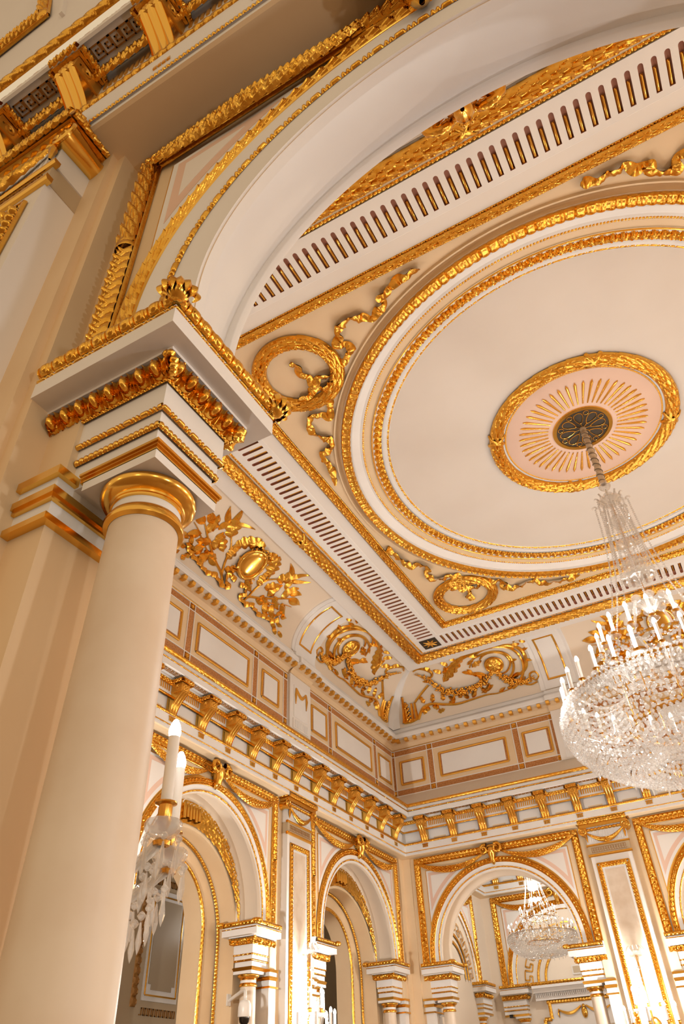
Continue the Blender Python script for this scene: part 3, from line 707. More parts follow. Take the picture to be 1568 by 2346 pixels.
# ---- frieze of framed panels
ends = [(0., .035), (.66, .745), (2.17, 2.255), (2.80, 2.845)]
mids = [(3.42, 3.50), (4.15, 4.24), (5.51, 5.60), (6.25, 6.33)]
pan = [(.14, .57, 'small square'), (.86, 2.03, 'long'), (2.32, 2.75, 'small square'), (3.63, 4.03, 'small square'), (4.35, 5.41, 'long'), (5.72, 6.12, 'small square')]
for fr, wl in ((FL, 'left'), (FB, 'back')):
    lat = thing('panelled_frieze', 'frieze of white panels between brown inlaid bands on the %s wall' % wl, 'frieze')
    mb = M(fr); ml = M(fr); ros = []
    for a0, a1, vs in ((0, 2.845, ends), (3.40, 6.35, mids)):
        for z0, z1 in ((4.735, 4.815), (4.066, 4.146)):
            box(mb, (a0, z0, -.01), (a1, z1, .004))
            for zz in (z0 - .009, z1 + .009): box(ml, (a0, zz - .006, -.01), (a1, zz + .006, .009))
        for v0, v1 in vs:
            box(mb, (v0, 4.146, -.01), (v1, 4.735, .004))
            for x in (v0 - .009, v1 + .009): box(ml, (x - .006, 4.066, -.01), (x + .006, 4.815, .0092))
            for zc in (4.775, 4.106): ros.append(((v0 + v1) / 2 if v0 > .1 else .022, zc))
    mb.obj('bands', brown, lat, smooth=False); ml.obj('lines', cream, lat, smooth=False)
    for k, (x, z) in enumerate(ros):
        m = M(fr); w = .033 if x > .1 else .018
        for q0, q1 in (((x - w, z - .034), (x + w, z - .026)), ((x - w, z + .026), (x + w, z + .034)), ((x - w, z - .034), (x - w + .007, z + .034)), ((x + w - .007, z - .034), (x + w, z + .034))):
            box(m, (*q0, 0), (*q1, .014))
        insts(m, BALLL, [(x + w * .45 * math.cos(a), z + .016 * math.sin(a), .008) for a in np.arange(6) * PI / 3] + [(x, z, .01)], (.010, .010, .012)); box(m, (x - w, z - .034, -.005), (x + w, z + .034, .006))
        m.obj('rosette', gold, lat)
    cnt = {}
    for a, b, kind in pan:
        if wl == 'back' and a > 4.5 and kind != 'long': continue
        cnt[kind] = cnt.get(kind, 0) + 1
        m = M(fr); e = .042; z0, z1 = 4.235, 4.62; box(m, (a + e, z0 + e * .7, -.01), (b - e, z1 - e * .7, .012)); t = m.obj('panel', white, lat, smooth=False)
        m = M(fr); z0, z1 = 4.235, 4.62; w = .016; pt = p_rope(.016, .03, .6, .5)
        strip(m, (a, z1, .004), (b, z1, .004), (0, 1, 0), (0, 0, 1), w, pt, .01, 7); strip(m, (a, z0, .004), (b, z0, .004), (0, 1, 0), (0, 0, 1), w, pt, .01, 7)
        strip(m, (a, z0, .004), (a, z1, .004), (1, 0, 0), (0, 0, 1), w, pt, .01, 7); strip(m, (b, z0, .004), (b, z1, .004), (1, 0, 0), (0, 0, 1), w, pt, .01, 7)
        m.obj('frame', goldm, t)
        m = M(fr)
        e = .042
        box(m, (a + .016, z0 + .016, -.01), (b - .016, z1 - .016, .005)); m.obj('mount', brown, t, smooth=False)
    for j, sc in enumerate((3.12, 6.63)):
        if wl == 'back' and j: continue
        t = thing('frieze_pilaster', 'short white frieze pilaster with small gilded swag, %s wall, %s from the corner' % (wl, ORD[j]), 'pilaster')
        m = M(fr); box(m, (sc - .275, 4.05, -.01), (sc + .275, 4.845, .042)); box(m, (sc - .20, 4.06, 0), (sc + .20, 4.20, .055)); m.obj('block', cream, t, smooth=False)
        m = M(fr); box(m, (sc - .18, 4.23, 0), (sc + .18, 4.70, .05)); m.obj('face', white, t, smooth=False)
        m = M(fr)
        for k in range(12): box(m, (sc - .18 + .03 * k, 4.08, 0), (sc - .18 + .03 * k + .015, 4.185, .061))
        m.obj('fluting', white, t, smooth=False)
        m = M(fr); a = np.linspace(0, 1, 13)
        tube(m, np.c_[sc - .13 + .26 * a, 4.655 - .10 * np.sin(PI * a), np.full(13, .055)], .014 + .012 * np.sin(PI * a), 6)
        for sg in (-1, 1): tube(m, [(sc + sg * .135, 4.66, .055), (sc + sg * .145, 4.55, .06), (sc + sg * .14, 4.42, .055)], [.010, .018, .006], 6)
        m.obj('swag', goldm, t)

# ================================================================== COVE: panel ribs and foliage
def cove_pt(s, t, n=0.0):
    """s along the wall, t 0..1 up the cove, n out of the plaster"""
    x = np.asarray(t) * PI / 2; i = .81 - .73 * np.cos(x); z = 5.19 + .64 * np.sin(x)
    nx, nz = np.cos(x) * .64, -np.sin(x) * .73; l = np.hypot(nx, nz)
    return np.stack(np.broadcast_arrays(s, z + n * nz / l, i + n * nx / l), -1)
ARC = 1.08    # arc length of the cove
def covemap(V, s0, t0, ang, flip=1):
    """local leaf plane -> cove; x of the leaf turned by ang (0 = along s, 90 deg = up)"""
    ca, sa = math.cos(ang), math.sin(ang)
    S = s0 + flip * (V[:, 0] * ca - V[:, 1] * sa); T = t0 + (V[:, 0] * sa + V[:, 1] * ca) / ARC
    return cove_pt(S, np.clip(T, .005, .995), V[:, 2] + .004)
def cleaf(m, s, t, ang, L, w, lobes=0, bend=0, h=.022, flip=1):
    V, F = leaf_grid(L, w, lobes, bend, h); m.add(covemap(V, s, t, math.radians(ang), flip), F)
def ctube(m, pts, rad, n=6, k=7, lift=.012):
    P = smooth_path([(a, b, 0) for a, b in pts], k); C3 = cove_pt(P[:, 0], np.clip(P[:, 1], .01, .99), lift)
    r = np.interp(np.linspace(0, 1, len(P)), np.linspace(0, 1, len(np.atleast_1d(rad))), np.atleast_1d(rad)) if np.ndim(rad) else rad
    tube(m, C3, r, n)
for fr, wl in ((FL, 'left'), (FB, 'back')):
    for j, sc in enumerate((3.12, 6.63)):
        if wl == 'back' and j: continue
        t = thing('cove_rib', 'curved white cove rib with gilded frame, %s wall, %s from the corner' % (wl, ORD[j]), 'rib')
        tt = np.linspace(.0, 1, 17); cr = [(-.33, 0), (-.325, .016), (-.29, .016), (-.28, .006), (-.25, .006), (-.245, .02), (.245, .02), (.25, .006), (.28, .006), (.29, .016), (.325, .016), (.33, 0)]
        m = M(fr); P = np.array([[cove_pt(sc + a, x, n) for a, n in cr] for x in tt]); m.add(P.reshape(-1, 3), gridF(17, len(cr))); m.obj('rib', white, t)
        m = M(fr); tt = np.linspace(.16, .88, 15)
        for sg in (-1, 1):
            P = cove_pt(sc + sg * .155 + 0 * tt, tt, .021); x = tt * PI / 2
            N = np.stack([0 * tt, -np.sin(x), np.cos(x)], 1); pathstrip(m, P, N, .017, p_round(.012), nv=5)
        for q in (.16, .88):
            P = cove_pt(np.linspace(sc - .17, sc + .17, 4), q, .021); pathstrip(m, P, np.array([0, -math.sin(q * PI / 2), math.cos(q * PI / 2)]), .017, p_round(.012), nv=5)
        m.obj('gilded_frame', goldp, t)

def oak_panel(fr, sc, label):
    root = thing('oak_relief', label, 'relief')
    mf = M(fr); mr = M(fr)
    for f in (-1, 1):
        X = lambda d: sc + f * d
        ctube(mf, [(X(.22), .08), (X(.30), .22), (X(.48), .30), (X(.72), .42), (X(.90), .52), (X(1.08), .62)], [.02, .017, .008])
        ctube(mf, [(X(.30), .22), (X(.36), .40), (X(.42), .55), (X(.55), .66), (X(.62), .74)], [.016, .008])
        ctube(mf, [(X(.42), .55), (X(.38), .70), (X(.30), .80), (X(.18), .88)], [.012, .006])
        ctube(mf, [(X(.45), .28), (X(.62), .32), (X(.80), .38), (X(.98), .46), (X(1.12), .50)], [.012, .005])
        ctube(mf, [(X(.80), .30), (X(.88), .20), (X(.98), .10)], [.006, .004])
        for s, t, a, L, w, lb in [(.40, .60, 120, .30, .085, 4), (.55, .64, 50, .27, .09, 3), (.36, .72, 150, .26, .085, 3), (.30, .80, 175, .22, .06, 3), (.36, .42, 95, .20, .065, 3), (.48, .46, 40, .22, .06, 3), (.30, .30, 150, .24, .05, 3),
                                   (.50, .34, -5, .20, .05, 3), (.62, .40, 75, .22, .065, 2), (.72, .46, -30, .20, .05, 2), (.86, .50, 80, .19, .05, 0), (.98, .56, 10, .20, .05, 0), (.93, .46, -40, .18, .045, 0), (.78, .36, -60, .18, .05, 0), (.66, .34, -80, .16, .045, 0), (.62, .29, 190, .14, .04, 0),
                                   (.82, .56, 60, .20, .05, 2), (.90, .62, 30, .17, .045, 0), (.78, .62, 100, .16, .04, 0),
                                   (.70, .14, 40, .10, .03, 0), (.74, .20, 100, .09, .03, 0), (.86, .22, 30, .10, .03, 0), (.90, .15, -30, .10, .03, 0), (.96, .27, 60, .10, .03, 0), (1.02, .20, -10, .10, .03, 0), (.98, .10, -60, .09, .03, 0), (1.10, .10, -40, .09, .025, 0), (1.05, .30, 20, .10, .03, 0)]:
            cleaf(mf, X(s), t, a, L * 1.22, w * 1.28, lb, h=.03, flip=f)
        for a, bd in ((118, .5), (82, -.3), (12, .45)): cleaf(mf, X(.70), .745, a, .30, .045, 0, bd, .016, f)
        # rippling ribbon along the foot
        pts = [(X(.05), .27), (X(.16), .30), (X(.22), .22), (X(.14), .14), (X(.26), .09), (X(.40), .15), (X(.50), .12), (X(.60), .10), (X(.72), .14), (X(.84), .15), (X(.96), .19), (X(1.03), .26)]
        P = smooth_path([(a, b, 0) for a, b in pts], 8); L = np.concatenate([[0], np.cumsum(np.hypot(np.diff(P[:, 0]), np.diff(P[:, 1]) * ARC))])
        C3 = cove_pt(P[:, 0], np.clip(P[:, 1], .02, .98), .03 + .014 * np.sin(L * 60)); x = np.clip(P[:, 1], 0, 1) * PI / 2
        N = np.stack([.3 * np.sin(L * 22), -np.sin(x), np.cos(x)], 1); N /= np.linalg.norm(N, axis=1)[:, None]
        pathstrip(mr, C3, N, .034 * (1 + .2 * np.sin(L * 40)), lambda u, v: .008 * dome(v), nv=5)
    mf.obj('oak_leaves', gold, root); mr.obj('ribbon', gold, root)
    c = M(fr); th = np.linspace(0, 2 * PI, 33); rr = np.linspace(0, 1, 7)
    for q in [0]:
        S = sc + .165 * rr[None] * np.cos(th)[:, None]; T = .58 + .20 * rr[None] * np.sin(th)[:, None] / ARC
        c.add(cove_pt(S, T, .045 + .03 * np.sqrt(np.clip(1 - rr ** 2, 0, 1))[None] + 0 * S).reshape(-1, 3), gridF(33, 7))
    S = sc + .19 * np.cos(th); T = .58 + .225 * np.sin(th) / ARC
    tube(c, cove_pt(S, T, .04), .026, 8)
    for a0, s1, t1 in ((0, -.18, .74), (0, .18, .74), (0, -.2, .43), (0, .2, .43), (0, 0, .81), (0, .04, .37), (0, .1, .79), (0, -.1, .79)):
        k = np.linspace(0, 4.6, 16); rad = .05 * (1 - k / 6); tube(c, cove_pt(sc + s1 + rad * np.cos(k + s1 * 9), t1 + rad * np.sin(k + s1 * 9) / ARC, .045), .018 * (1 - k / 7), 6)
    for s1, a in ((-.17, 180), (.17, 0), (-.13, 215), (.13, -35)): V, F = leaf_grid(.09, .03, 2, .3, .02); c.add(covemap(V, sc + s1 * .8, .53, math.radians(a)) , F)
    c.obj('cartouche', goldp, root); return root
oak_panel(FL, 4.92, 'gilded oak-branch relief round a cartouche in the cove above the left wall')
oak_panel(FB, 4.90, 'gilded oak-branch relief in the cove half hidden behind the great chandelier')

def scroll_panel(fr, label):
    root = thing('acanthus_relief', label, 'relief'); m = M(fr)
    def spiral(s, t, r0, r1, a0, turns, rad, n=40):
        a = np.linspace(0, 1, n); rr = r0 + (r1 - r0) * a; th = a0 + turns * 2 * PI * a
        tube(m, cove_pt(s + rr * np.cos(th), np.clip(t + rr * np.sin(th) / ARC, .02, .985), .018), np.linspace(rad, rad * .7, n), 6)
    # big double volute
    spiral(2.19, .62, .52, .36, -1.25, .58, .026); spiral(2.19, .62, .34, .25, -1.1, .55, .024)
    ctube(m, [(1.30, .60), (1.40, .74), (1.56, .84), (1.78, .92), (2.10, .985), (2.35, .975)], [.03, .034, .02])
    ctube(m, [(1.78, .68), (1.90, .82), (2.10, .87), (2.30, .85), (2.43, .74), (2.46, .58), (2.36, .46), (2.24, .43)], [.012, .026, .022, .012])
    ctube(m, [(2.35, .975), (2.58, .90), (2.72, .72), (2.70, .50), (2.60, .38), (2.44, .34)], [.02, .034, .036, .014])
    for s, t, a, L, w, lb in [(1.24, .56, 38, .75, .10, 6), (1.3, .6, 70, .28, .05, 3), (1.42, .60, 95, .24, .05, 2), (1.5, .66, 60, .26, .05, 3), (1.62, .64, -30, .22, .04, 2), (1.72, .66, -60, .2, .04, 2), (1.82, .68, 20, .22, .06, 3),
                              (2.60, .90, -10, .14, .03, 0), (2.72, .72, 20, .12, .03, 0), (2.70, .55, -15, .12, .03, 0), (2.55, .38, 200, .2, .04, 0), (2.46, .60, 0, .12, .03, 0), (2.0, .86, 150, .18, .03, 0), (1.9, .80, 200, .14, .03, 0),
                              (1.45, .84, 120, .15, .05, 0), (1.28, .72, 130, .16, .055, 0), (1.12, .84, 110, .13, .045, 0), (1.62, .92, 130, .12, .035, 0), (2.66, .96, 60, .10, .035, 0), (2.76, .94, -30, .10, .035, 0), (2.60, .80, 60, .12, .03, 0), (1.05, .62, 160, .16, .03, 0), (2.0, .46, 150, .26, .045, 0, ), (1.92, .40, 120, .22, .04, 2),
                              (2.11, .17, 20, .14, .03, 0), (2.26, .19, 10, .12, .03, 0), (1.92, .22, 60, .16, .04, 0), (1.90, .20, 120, .16, .04, 0), (1.64, .19, 50, .15, .045, 0), (1.58, .19, 130, .14, .04, 0), (1.40, .24, 40, .15, .05, 2), (1.34, .22, 140, .15, .05, 2), (1.12, .26, 80, .15, .05, 2), (1.2, .18, 20, .15, .05, 2), (1.02, .16, 150, .14, .05, 2), (.92, .28, 70, .17, .05, 2), (.86, .18, 160, .15, .05, 2), (.78, .30, 110, .16, .05, 2), (.72, .12, 60, .16, .05, 2), (.98, .10, 10, .14, .05, 2), (2.45, .24, 15, .14, .03, 0), (2.05, .30, 200, .26, .04, 0)]:
        cleaf(m, s, t, a, L, w, lb, h=.028)
    ctube(m, [(.60, .06), (.72, .22), (.90, .26), (1.12, .20), (1.36, .15), (1.64, .16), (1.9, .17), (2.1, .15), (2.35, .17)], [.03, .022, .008])
    ctube(m, [(.62, .36), (.80, .48), (.97, .58)], .022); ctube(m, [(.85, .93), (.98, .96), (1.12, .82), (1.10, .72), (1.0, .70)], [.012, .03, .012])
    ctube(m, [(2.66, .23), (2.70, .32), (2.79, .33), (2.82, .25), (2.76, .20), (2.72, .25)], [.02, .012]); ctube(m, [(2.60, .30), (2.56, .20), (2.66, .15), (2.78, .17)], .016)
    m.obj('scrolls', gold, root)
    # rosette at the eye of the volute
    e = M(fr); th = np.linspace(0, 2 * PI, 29); rr = np.linspace(0, 1, 6)
    S = 2.19 + .135 * rr[None] * np.cos(th)[:, None]; T = .62 + .135 * rr[None] * np.sin(th)[:, None] / ARC
    e.add(cove_pt(S, T, .03 + .05 * np.sqrt(np.clip(1 - rr ** 2, 0, 1))[None] + .012 * np.cos(th * 7)[:, None] * rr[None]).reshape(-1, 3), gridF(29, 6)); tube(e, cove_pt(2.19 + .145 * np.cos(th), .62 + .145 * np.sin(th) / ARC, .03), .02, 6)
    e.obj('rosette', gold, root)
    # garlands of small flowers
    g = M(fr)
    for pts, rad in (([(.86, .87), (1.0, .72), (1.13, .48), (1.37, .35), (1.65, .32), (1.92, .39), (2.13, .52), (2.19, .60)], (.018, .05, .062, .05, .03)), ([(2.15, .60), (2.20, .46), (2.32, .31), (2.46, .24), (2.62, .22), (2.74, .26)], (.03, .055, .05, .02))):
        P = smooth_path([(a, b, 0) for a, b in pts], 12); R = np.interp(np.linspace(0, 1, len(P)), np.linspace(0, 1, len(rad)), rad)
        for (a, b, _), r in zip(P, R):
            for _k in range(5):
                q = rng.uniform(-1, 1, 2); c3 = cove_pt(a + q[0] * r, min(.98, max(.02, b + q[1] * r / ARC)), .02 + r * .75 * (1 - .5 * (q @ q)))
                insts(g, BALLL, [c3], r * rng.uniform(.28, .42))
    g.obj('flower_garland', gold, root)
    # upright acanthus tongue in the corner
    c = M(fr)
    for k, (a0, t0, a1, t1) in enumerate(((.33, .05, .42, .50), (.40, .05, .44, .40), (.50, .04, .54, .36), (.58, .05, .60, .36))):
        ctube(c, [(a0, t0), ((a0 + a1) / 2 - .01, (t0 + t1) / 2), (a1, t1)], [.034, .03, .022])
    for k in range(14): insts(c, BALLL, [cove_pt(.44 + .03 * math.sin(k * 2.1), .06 + .022 * k, .035)], .024)
    ctube(c, [(.33, .06), (.46, .05), (.60, .08)], .025)
    c.obj('acanthus_tongue', gold, root); return root
scroll_panel(FL, 'gilded acanthus scroll with flower garlands in the left wall cove')
scroll_panel(FB, 'gilded acanthus scroll with flower garlands in the back wall cove')

# ram's head looking down over the laurel roll near the great arch
def ram(root, m, s, z, d, k, fr=None):
    """ram's head: nose down, k = scale (about a head of height k)"""
    h = np.linspace(0, 1, 12); th = np.arange(14) * 2 * PI / 14
    wx = k * np.interp(h, [0, .12, .3, .5, .72, .9, 1], [.04, .24, .27, .21, .15, .14, .03]); wd = k * np.interp(h, [0, .12, .3, .5, .72, .9, 1], [.04, .22, .28, .26, .2, .17, .03])
    P = np.stack([s + wx[:, None] * np.cos(th), z - k * h[:, None] + 0 * th, d + wd[:, None] * (.55 + np.sin(th))], -1); m.add(P.reshape(-1, 3), gridF(12, 14, cv=True), fr)
    for sg in (-1, 1):
        insts(m, BALL, [(s + sg * k * .15, z - .36 * k, d + k * .36)], k * .05, fr=fr)      # eyes
        insts(m, BALL, [(s + sg * k * .06, z - .90 * k, d + k * .27)], k * .035, fr=fr)    # nostrils
        V, F = leaf_grid(k * .26, k * .07, h=k * .05); m.add(np.c_[s + sg * (k * .24 + V[:, 0]), z - .34 * k - V[:, 0] * .5 + V[:, 1], d + k * .2 + V[:, 2]], F, fr)
def horns(m, s, z, d, k, fr=None, sgs=(-1, 1)):
    for sg in sgs:
        a = np.linspace(0, 1, 40); th = PI * .65 - a * 2 * PI * 1.3; r = k * (.26 - .19 * a)
        tube(m, np.c_[s + sg * (k * .36 + r * np.cos(th)), z - .18 * k + r * np.sin(th), d + k * (.18 + .22 * a)], k * (.105 - .07 * a) * (1 + .12 * np.sin(a * 90)), 8, fr)

t = thing('vault_frame', 'corner of a gilded leaf frame on the vault above the hall cornice', 'frame')
FV = Fr((0, -10.81, 4.14), (1, 0, 0), (0, -.185, .983), (0, -.983, -.185))
m = M(FV); p_ = p_leaf(.03, .05, 3, .7)
strip(m, (1.0, .02, .006), (3.285, .02, .006), (0, 1, 0), (0, 0, 1), .035, p_, .004, 21); strip(m, (3.285, .02, .006), (3.285, .8, .006), (1, 0, 0), (0, 0, 1), .035, p_, .004, 21)
for a, b in (((1.0, -.025), (3.33, -.025)), ((3.33, -.025), (3.33, .8)), ((1.0, .062), (3.245, .062)), ((3.245, .062), (3.245, .8))): tube(m, [(*a, .012), (*b, .012)], .009, 6)
insts(m, BALLH, [(3.285, .02, .01)], (.045, .045, .025)); m.obj('frame', gold, t)
m = M(FV); box(m, (3.42, -.14, -.01), (3.44, .8, .02)); trim(m, white)

# ================================================================== ARCHES
def p_twist(h, p):
    """slanting overlapped coins with a pair of round highlights on each"""
    def f(u, v):
        x = fr_(u / p - .55 * v + .25 * v * v)
        out = h * (.25 + .55 * np.sqrt(np.clip(1 - (x * 2 - 1) ** 2, 0, 1)) * dome(v * .95))
        for c_, y_ in ((.42, -.42), (.5, .12)): out = out + h * .5 * np.sqrt(np.clip(1 - ((x - c_) / .2) ** 2 - ((v - y_) / .14) ** 2, 0, 1))
        return out
    return f
def arch_surround(fr, c, hw, zs, r, rb, lab, near=False, side=0, zt=3.06, key=True):
    """gilded surround of one arch. side: 0 both halves, -1 only the left half, +1 only the right half"""
    q = .5 if near else 1.0
    a0, a1 = (0, PI) if side == 0 else ((PI / 2, PI) if side < 0 else (0, PI / 2))
    sides = (-1, 1) if side == 0 else (side,)
    t = thing('arch_surround', 'gilded surround of ' + lab, 'arch surround')
    m = M(fr); th = np.linspace(a0, a1, 65); rg = hw - .17
    P = np.array([[(c + R * math.cos(x), zs + R * math.sin(x), d) for R, d in ((r + .004, -.01), (r + .004, .010), (rb - .014, .010), (rb + .014, .016), (rg - .035, .020), (rg - .035, -.01))] for x in th])
    m.add(P.reshape(-1, 3), gridF(65, 6))
    for sg in sides:
        P = np.array([[(c + sg * R, z, d) for R, d in ((r + .004, -.01), (r + .004, .010), (rb - .014, .010), (rb + .014, .016), (rg - .035, .020), (rg - .035, -.01))] for z in (ZB, zs)]); m.add(P.reshape(-1, 3), gridF(2, 6))
    m.obj('archivolt', white, t)
    def band(nm, R, w, pat, du, d, mt=gold, nv=9):
        m = M(fr); arcstrip(m, (c, zs), R, a0, a1, w, pat, du, d, nv)
        for sg in sides: strip(m, (c + sg * R, ZB, d), (c + sg * R, zs, d), (1, 0, 0), (0, 0, 1), w, pat, du, nv)
        m.obj(nm, mt, t)
    band('bead_line', rb, .011, p_reel(.012, .085 if near else .07), .004 if near else .008, .012, nv=7 if near else 5)
    band('leaf_archivolt', rg, .026, p_chev(.026, .056, .6), .0022 if near else .006, .012, nv=25 if near else 11)
    m = M(fr)
    for R in (rg - .034, rg + .034):
        arcstrip(m, (c, zs), R, a0, a1, .009, p_round(.013), .03, .012, 5)
        for sg in sides: strip(m, (c + sg * R, ZB, .012), (c + sg * R, zs, .012), (1, 0, 0), (0, 0, 1), .009, p_round(.013), .05, 5)
    m.obj('archivolt_fillets', goldp, t)
    # rectangular border: uprights with a leaf upper half and a coin lower half, and a top rail
    bw = .105; zm = 2.36; u = hw - bw / 2 - .004
    for sg in sides:
        s_ = c + sg * u; m = M(fr)
        strip(m, (s_, zm, .006), (s_, zt - .10, .006), (1, 0, 0), (0, 0, 1), bw * .40, p_leaf(.036, .085, 3, .75) if near else p_leaf(.032, .075, 2, .7), .0025 if near else .007, 31 if near else 11)
        strip(m, (s_, ZB, .006), (s_, zm - .03, .006), (1, 0, 0), (0, 0, 1), bw * .40, p_twist(.030, .052) if near else p_coin(.024, .072, 1), .002 if near else .007, 31 if near else 11)
        strip(m, (s_, zm - .03, .006), (s_, zm + .02, .006), (1, 0, 0), (0, 0, 1), bw * .42, p_bead(.036, .025), .004, 9)
        box(m, (s_ - bw / 2, ZB, -.01), (s_ + bw / 2, zt, .006))
        for e in (-1, 1): strip(m, (s_ + e * bw * .46, ZB, .004), (s_ + e * bw * .46, zt - .05, .004), (1, 0, 0), (0, 0, 1), .007, p_round(.014), .1, 5)
        m.obj('upright_border', gold, t)
        m = M(fr); insts(m, BALLH, [(s_, zt - .052, .004)], (.055, .055, .03)); insts(m, BALLL, [(s_ + .035 * math.cos(a), zt - .052 + .035 * math.sin(a), .026) for a in np.arange(7) * 2 * PI / 7] + [(s_, zt - .052, .034)], .014); m.obj('corner_boss', goldp, t)
    s0, s1 = (c - u + .05 if side <= 0 else c), (c + u - .05 if side >= 0 else c)
    m = M(fr); strip(m, (s0, zt - .052, .006), (s1, zt - .052, .006), (0, 1, 0), (0, 0, 1), bw * .40, p_leaf(.034, .085, 3, .75) if near else p_coin(.024, .064, 2), .0025 if near else .008, 31 if near else 11)
    box(m, (s0, zt - bw, -.01), (s1, zt, .006))
    for e in (-1, 1): strip(m, (s0, zt - .052 + e * .048, .004), (s1, zt - .052 + e * .048, .004), (0, 1, 0), (0, 0, 1), .007, p_round(.014), .1, 5)
    m.obj('top_border', gold, t)
    # spandrel panels: gilded edge, white line, pink band, cream middle
    for sg in sides:
        for k, (nm, mt, off, d) in enumerate((('spandrel_edge', goldm, 0, .008), ('spandrel_line', white, .012, .013), ('spandrel_band', pink, .040, .0145), ('spandrel_panel', cream, .082, .016))):
            sL = hw - .185 - off; zT = zt - .19 - off; rO = hw - .125 + off * 1.25
            if rO * rO <= sL * sL or rO <= zT - zs: continue
            z1 = zs + math.sqrt(rO * rO - sL * sL); s1 = math.sqrt(rO * rO - (zT - zs) ** 2)
            if s1 > sL or z1 > zT: continue
            A0 = math.atan2(z1 - zs, sL); A1 = math.atan2(zT - zs, s1)
            pts = [(c + sg * sL, zT)] + [(c + sg * rO * math.cos(x), zs + rO * math.sin(x)) for x in np.linspace(A0, A1, 14)]
            m = M(fr); prism(m, pts, -.005, d); m.obj(nm, mt, t, smooth=False)
    return t
def garland(fr, s0, z0, s1, z1, sag, label, rad=(.014, .04, .05, .036, .012), du=.008, d=.035):
    t = thing('garland', label, 'garland'); m = M(fr); a = np.linspace(0, 1, 110)
    R = np.interp(a, np.linspace(0, 1, len(rad)), rad)
    P = np.c_[s0 + (s1 - s0) * a, z0 + (z1 - z0) * a - sag * 4 * a * (1 - a), d + R * .4]
    P = smooth_path(P, 2); R = np.interp(np.linspace(0, 1, len(P)), a, R)
    pathstrip(m, P, (0, 0, 1), R, p_leaf(.04, .055, 4, .65), nv=21); m.obj('leaves', gold, t)
def keystone(fr, c, label, z=3.05, k=.27, d=.03):
    t = thing('ram_head_keystone', label, 'keystone'); m = M(fr)
    ram(t, m, c, z, d, k); box(m, (c - .05, z - k * .5, 0), (c + .05, z, d + .05)); m.obj('head', goldp, t)
    for sg in (-1, 1): m = M(fr); horns(m, c, z - .02, d + .02, k, sgs=(sg,)); m.obj('horn', gold, t)

def dressed_arch(fr, arch, rb, lab, **k):
    c, hw, zs, r = arch
    arch_surround(fr, c, hw, zs, r, rb, lab, **k)
BK = A_SIDE
names = {0: ('the left-wall arch next to the corner', 'the back-wall arch next to the corner'),
         1: ('the left-wall arch behind the near sconce', 'the back-wall arch right of the pilaster')}
for w, fr in ((0, FL), (1, FB)):
    for k in (0, 1):
        c, hw, zs, r = BK[k]; lab = names[k][w]
        dressed_arch(fr, BK[k], hw - .27, lab)
        keystone(fr, c, 'gilded ram-head keystone of ' + lab)
        for sg, nm in ((-1, 'corner-side'), (1, 'outer')):
            if w == 1 and k == 1 and sg == 1: continue
            garland(fr, c + sg * (hw - .06), 2.985, c + sg * .13, 2.96, .15, 'gilded leaf garland on the %s side of %s' % (nm, lab))
hc, hhw, hzs, hr = HALL_ARCH
arch_surround(FH, hc, hhw, hzs, hr, .937, 'the great near arch seen from below', near=True)
garland(FH, hc - hhw + .09, 2.97, hc - .20, 2.985, .085, 'thick gilded leaf garland over the left haunch of the great near arch', rad=(.03, .05, .062, .05, .03), d=.02)
keystone(FH, hc + .02, 'large gilded ram head on the crown of the great near arch', z=3.07, k=.33, d=.05)

keystone(Fr((0, -10.0, 0), (1, 0, 0), (0, 0, 1), (0, 1, 0)), 4.935, 'gilded ram head behind the great near arch, overlapping the laurel roll', z=3.04, k=.27, d=.03)

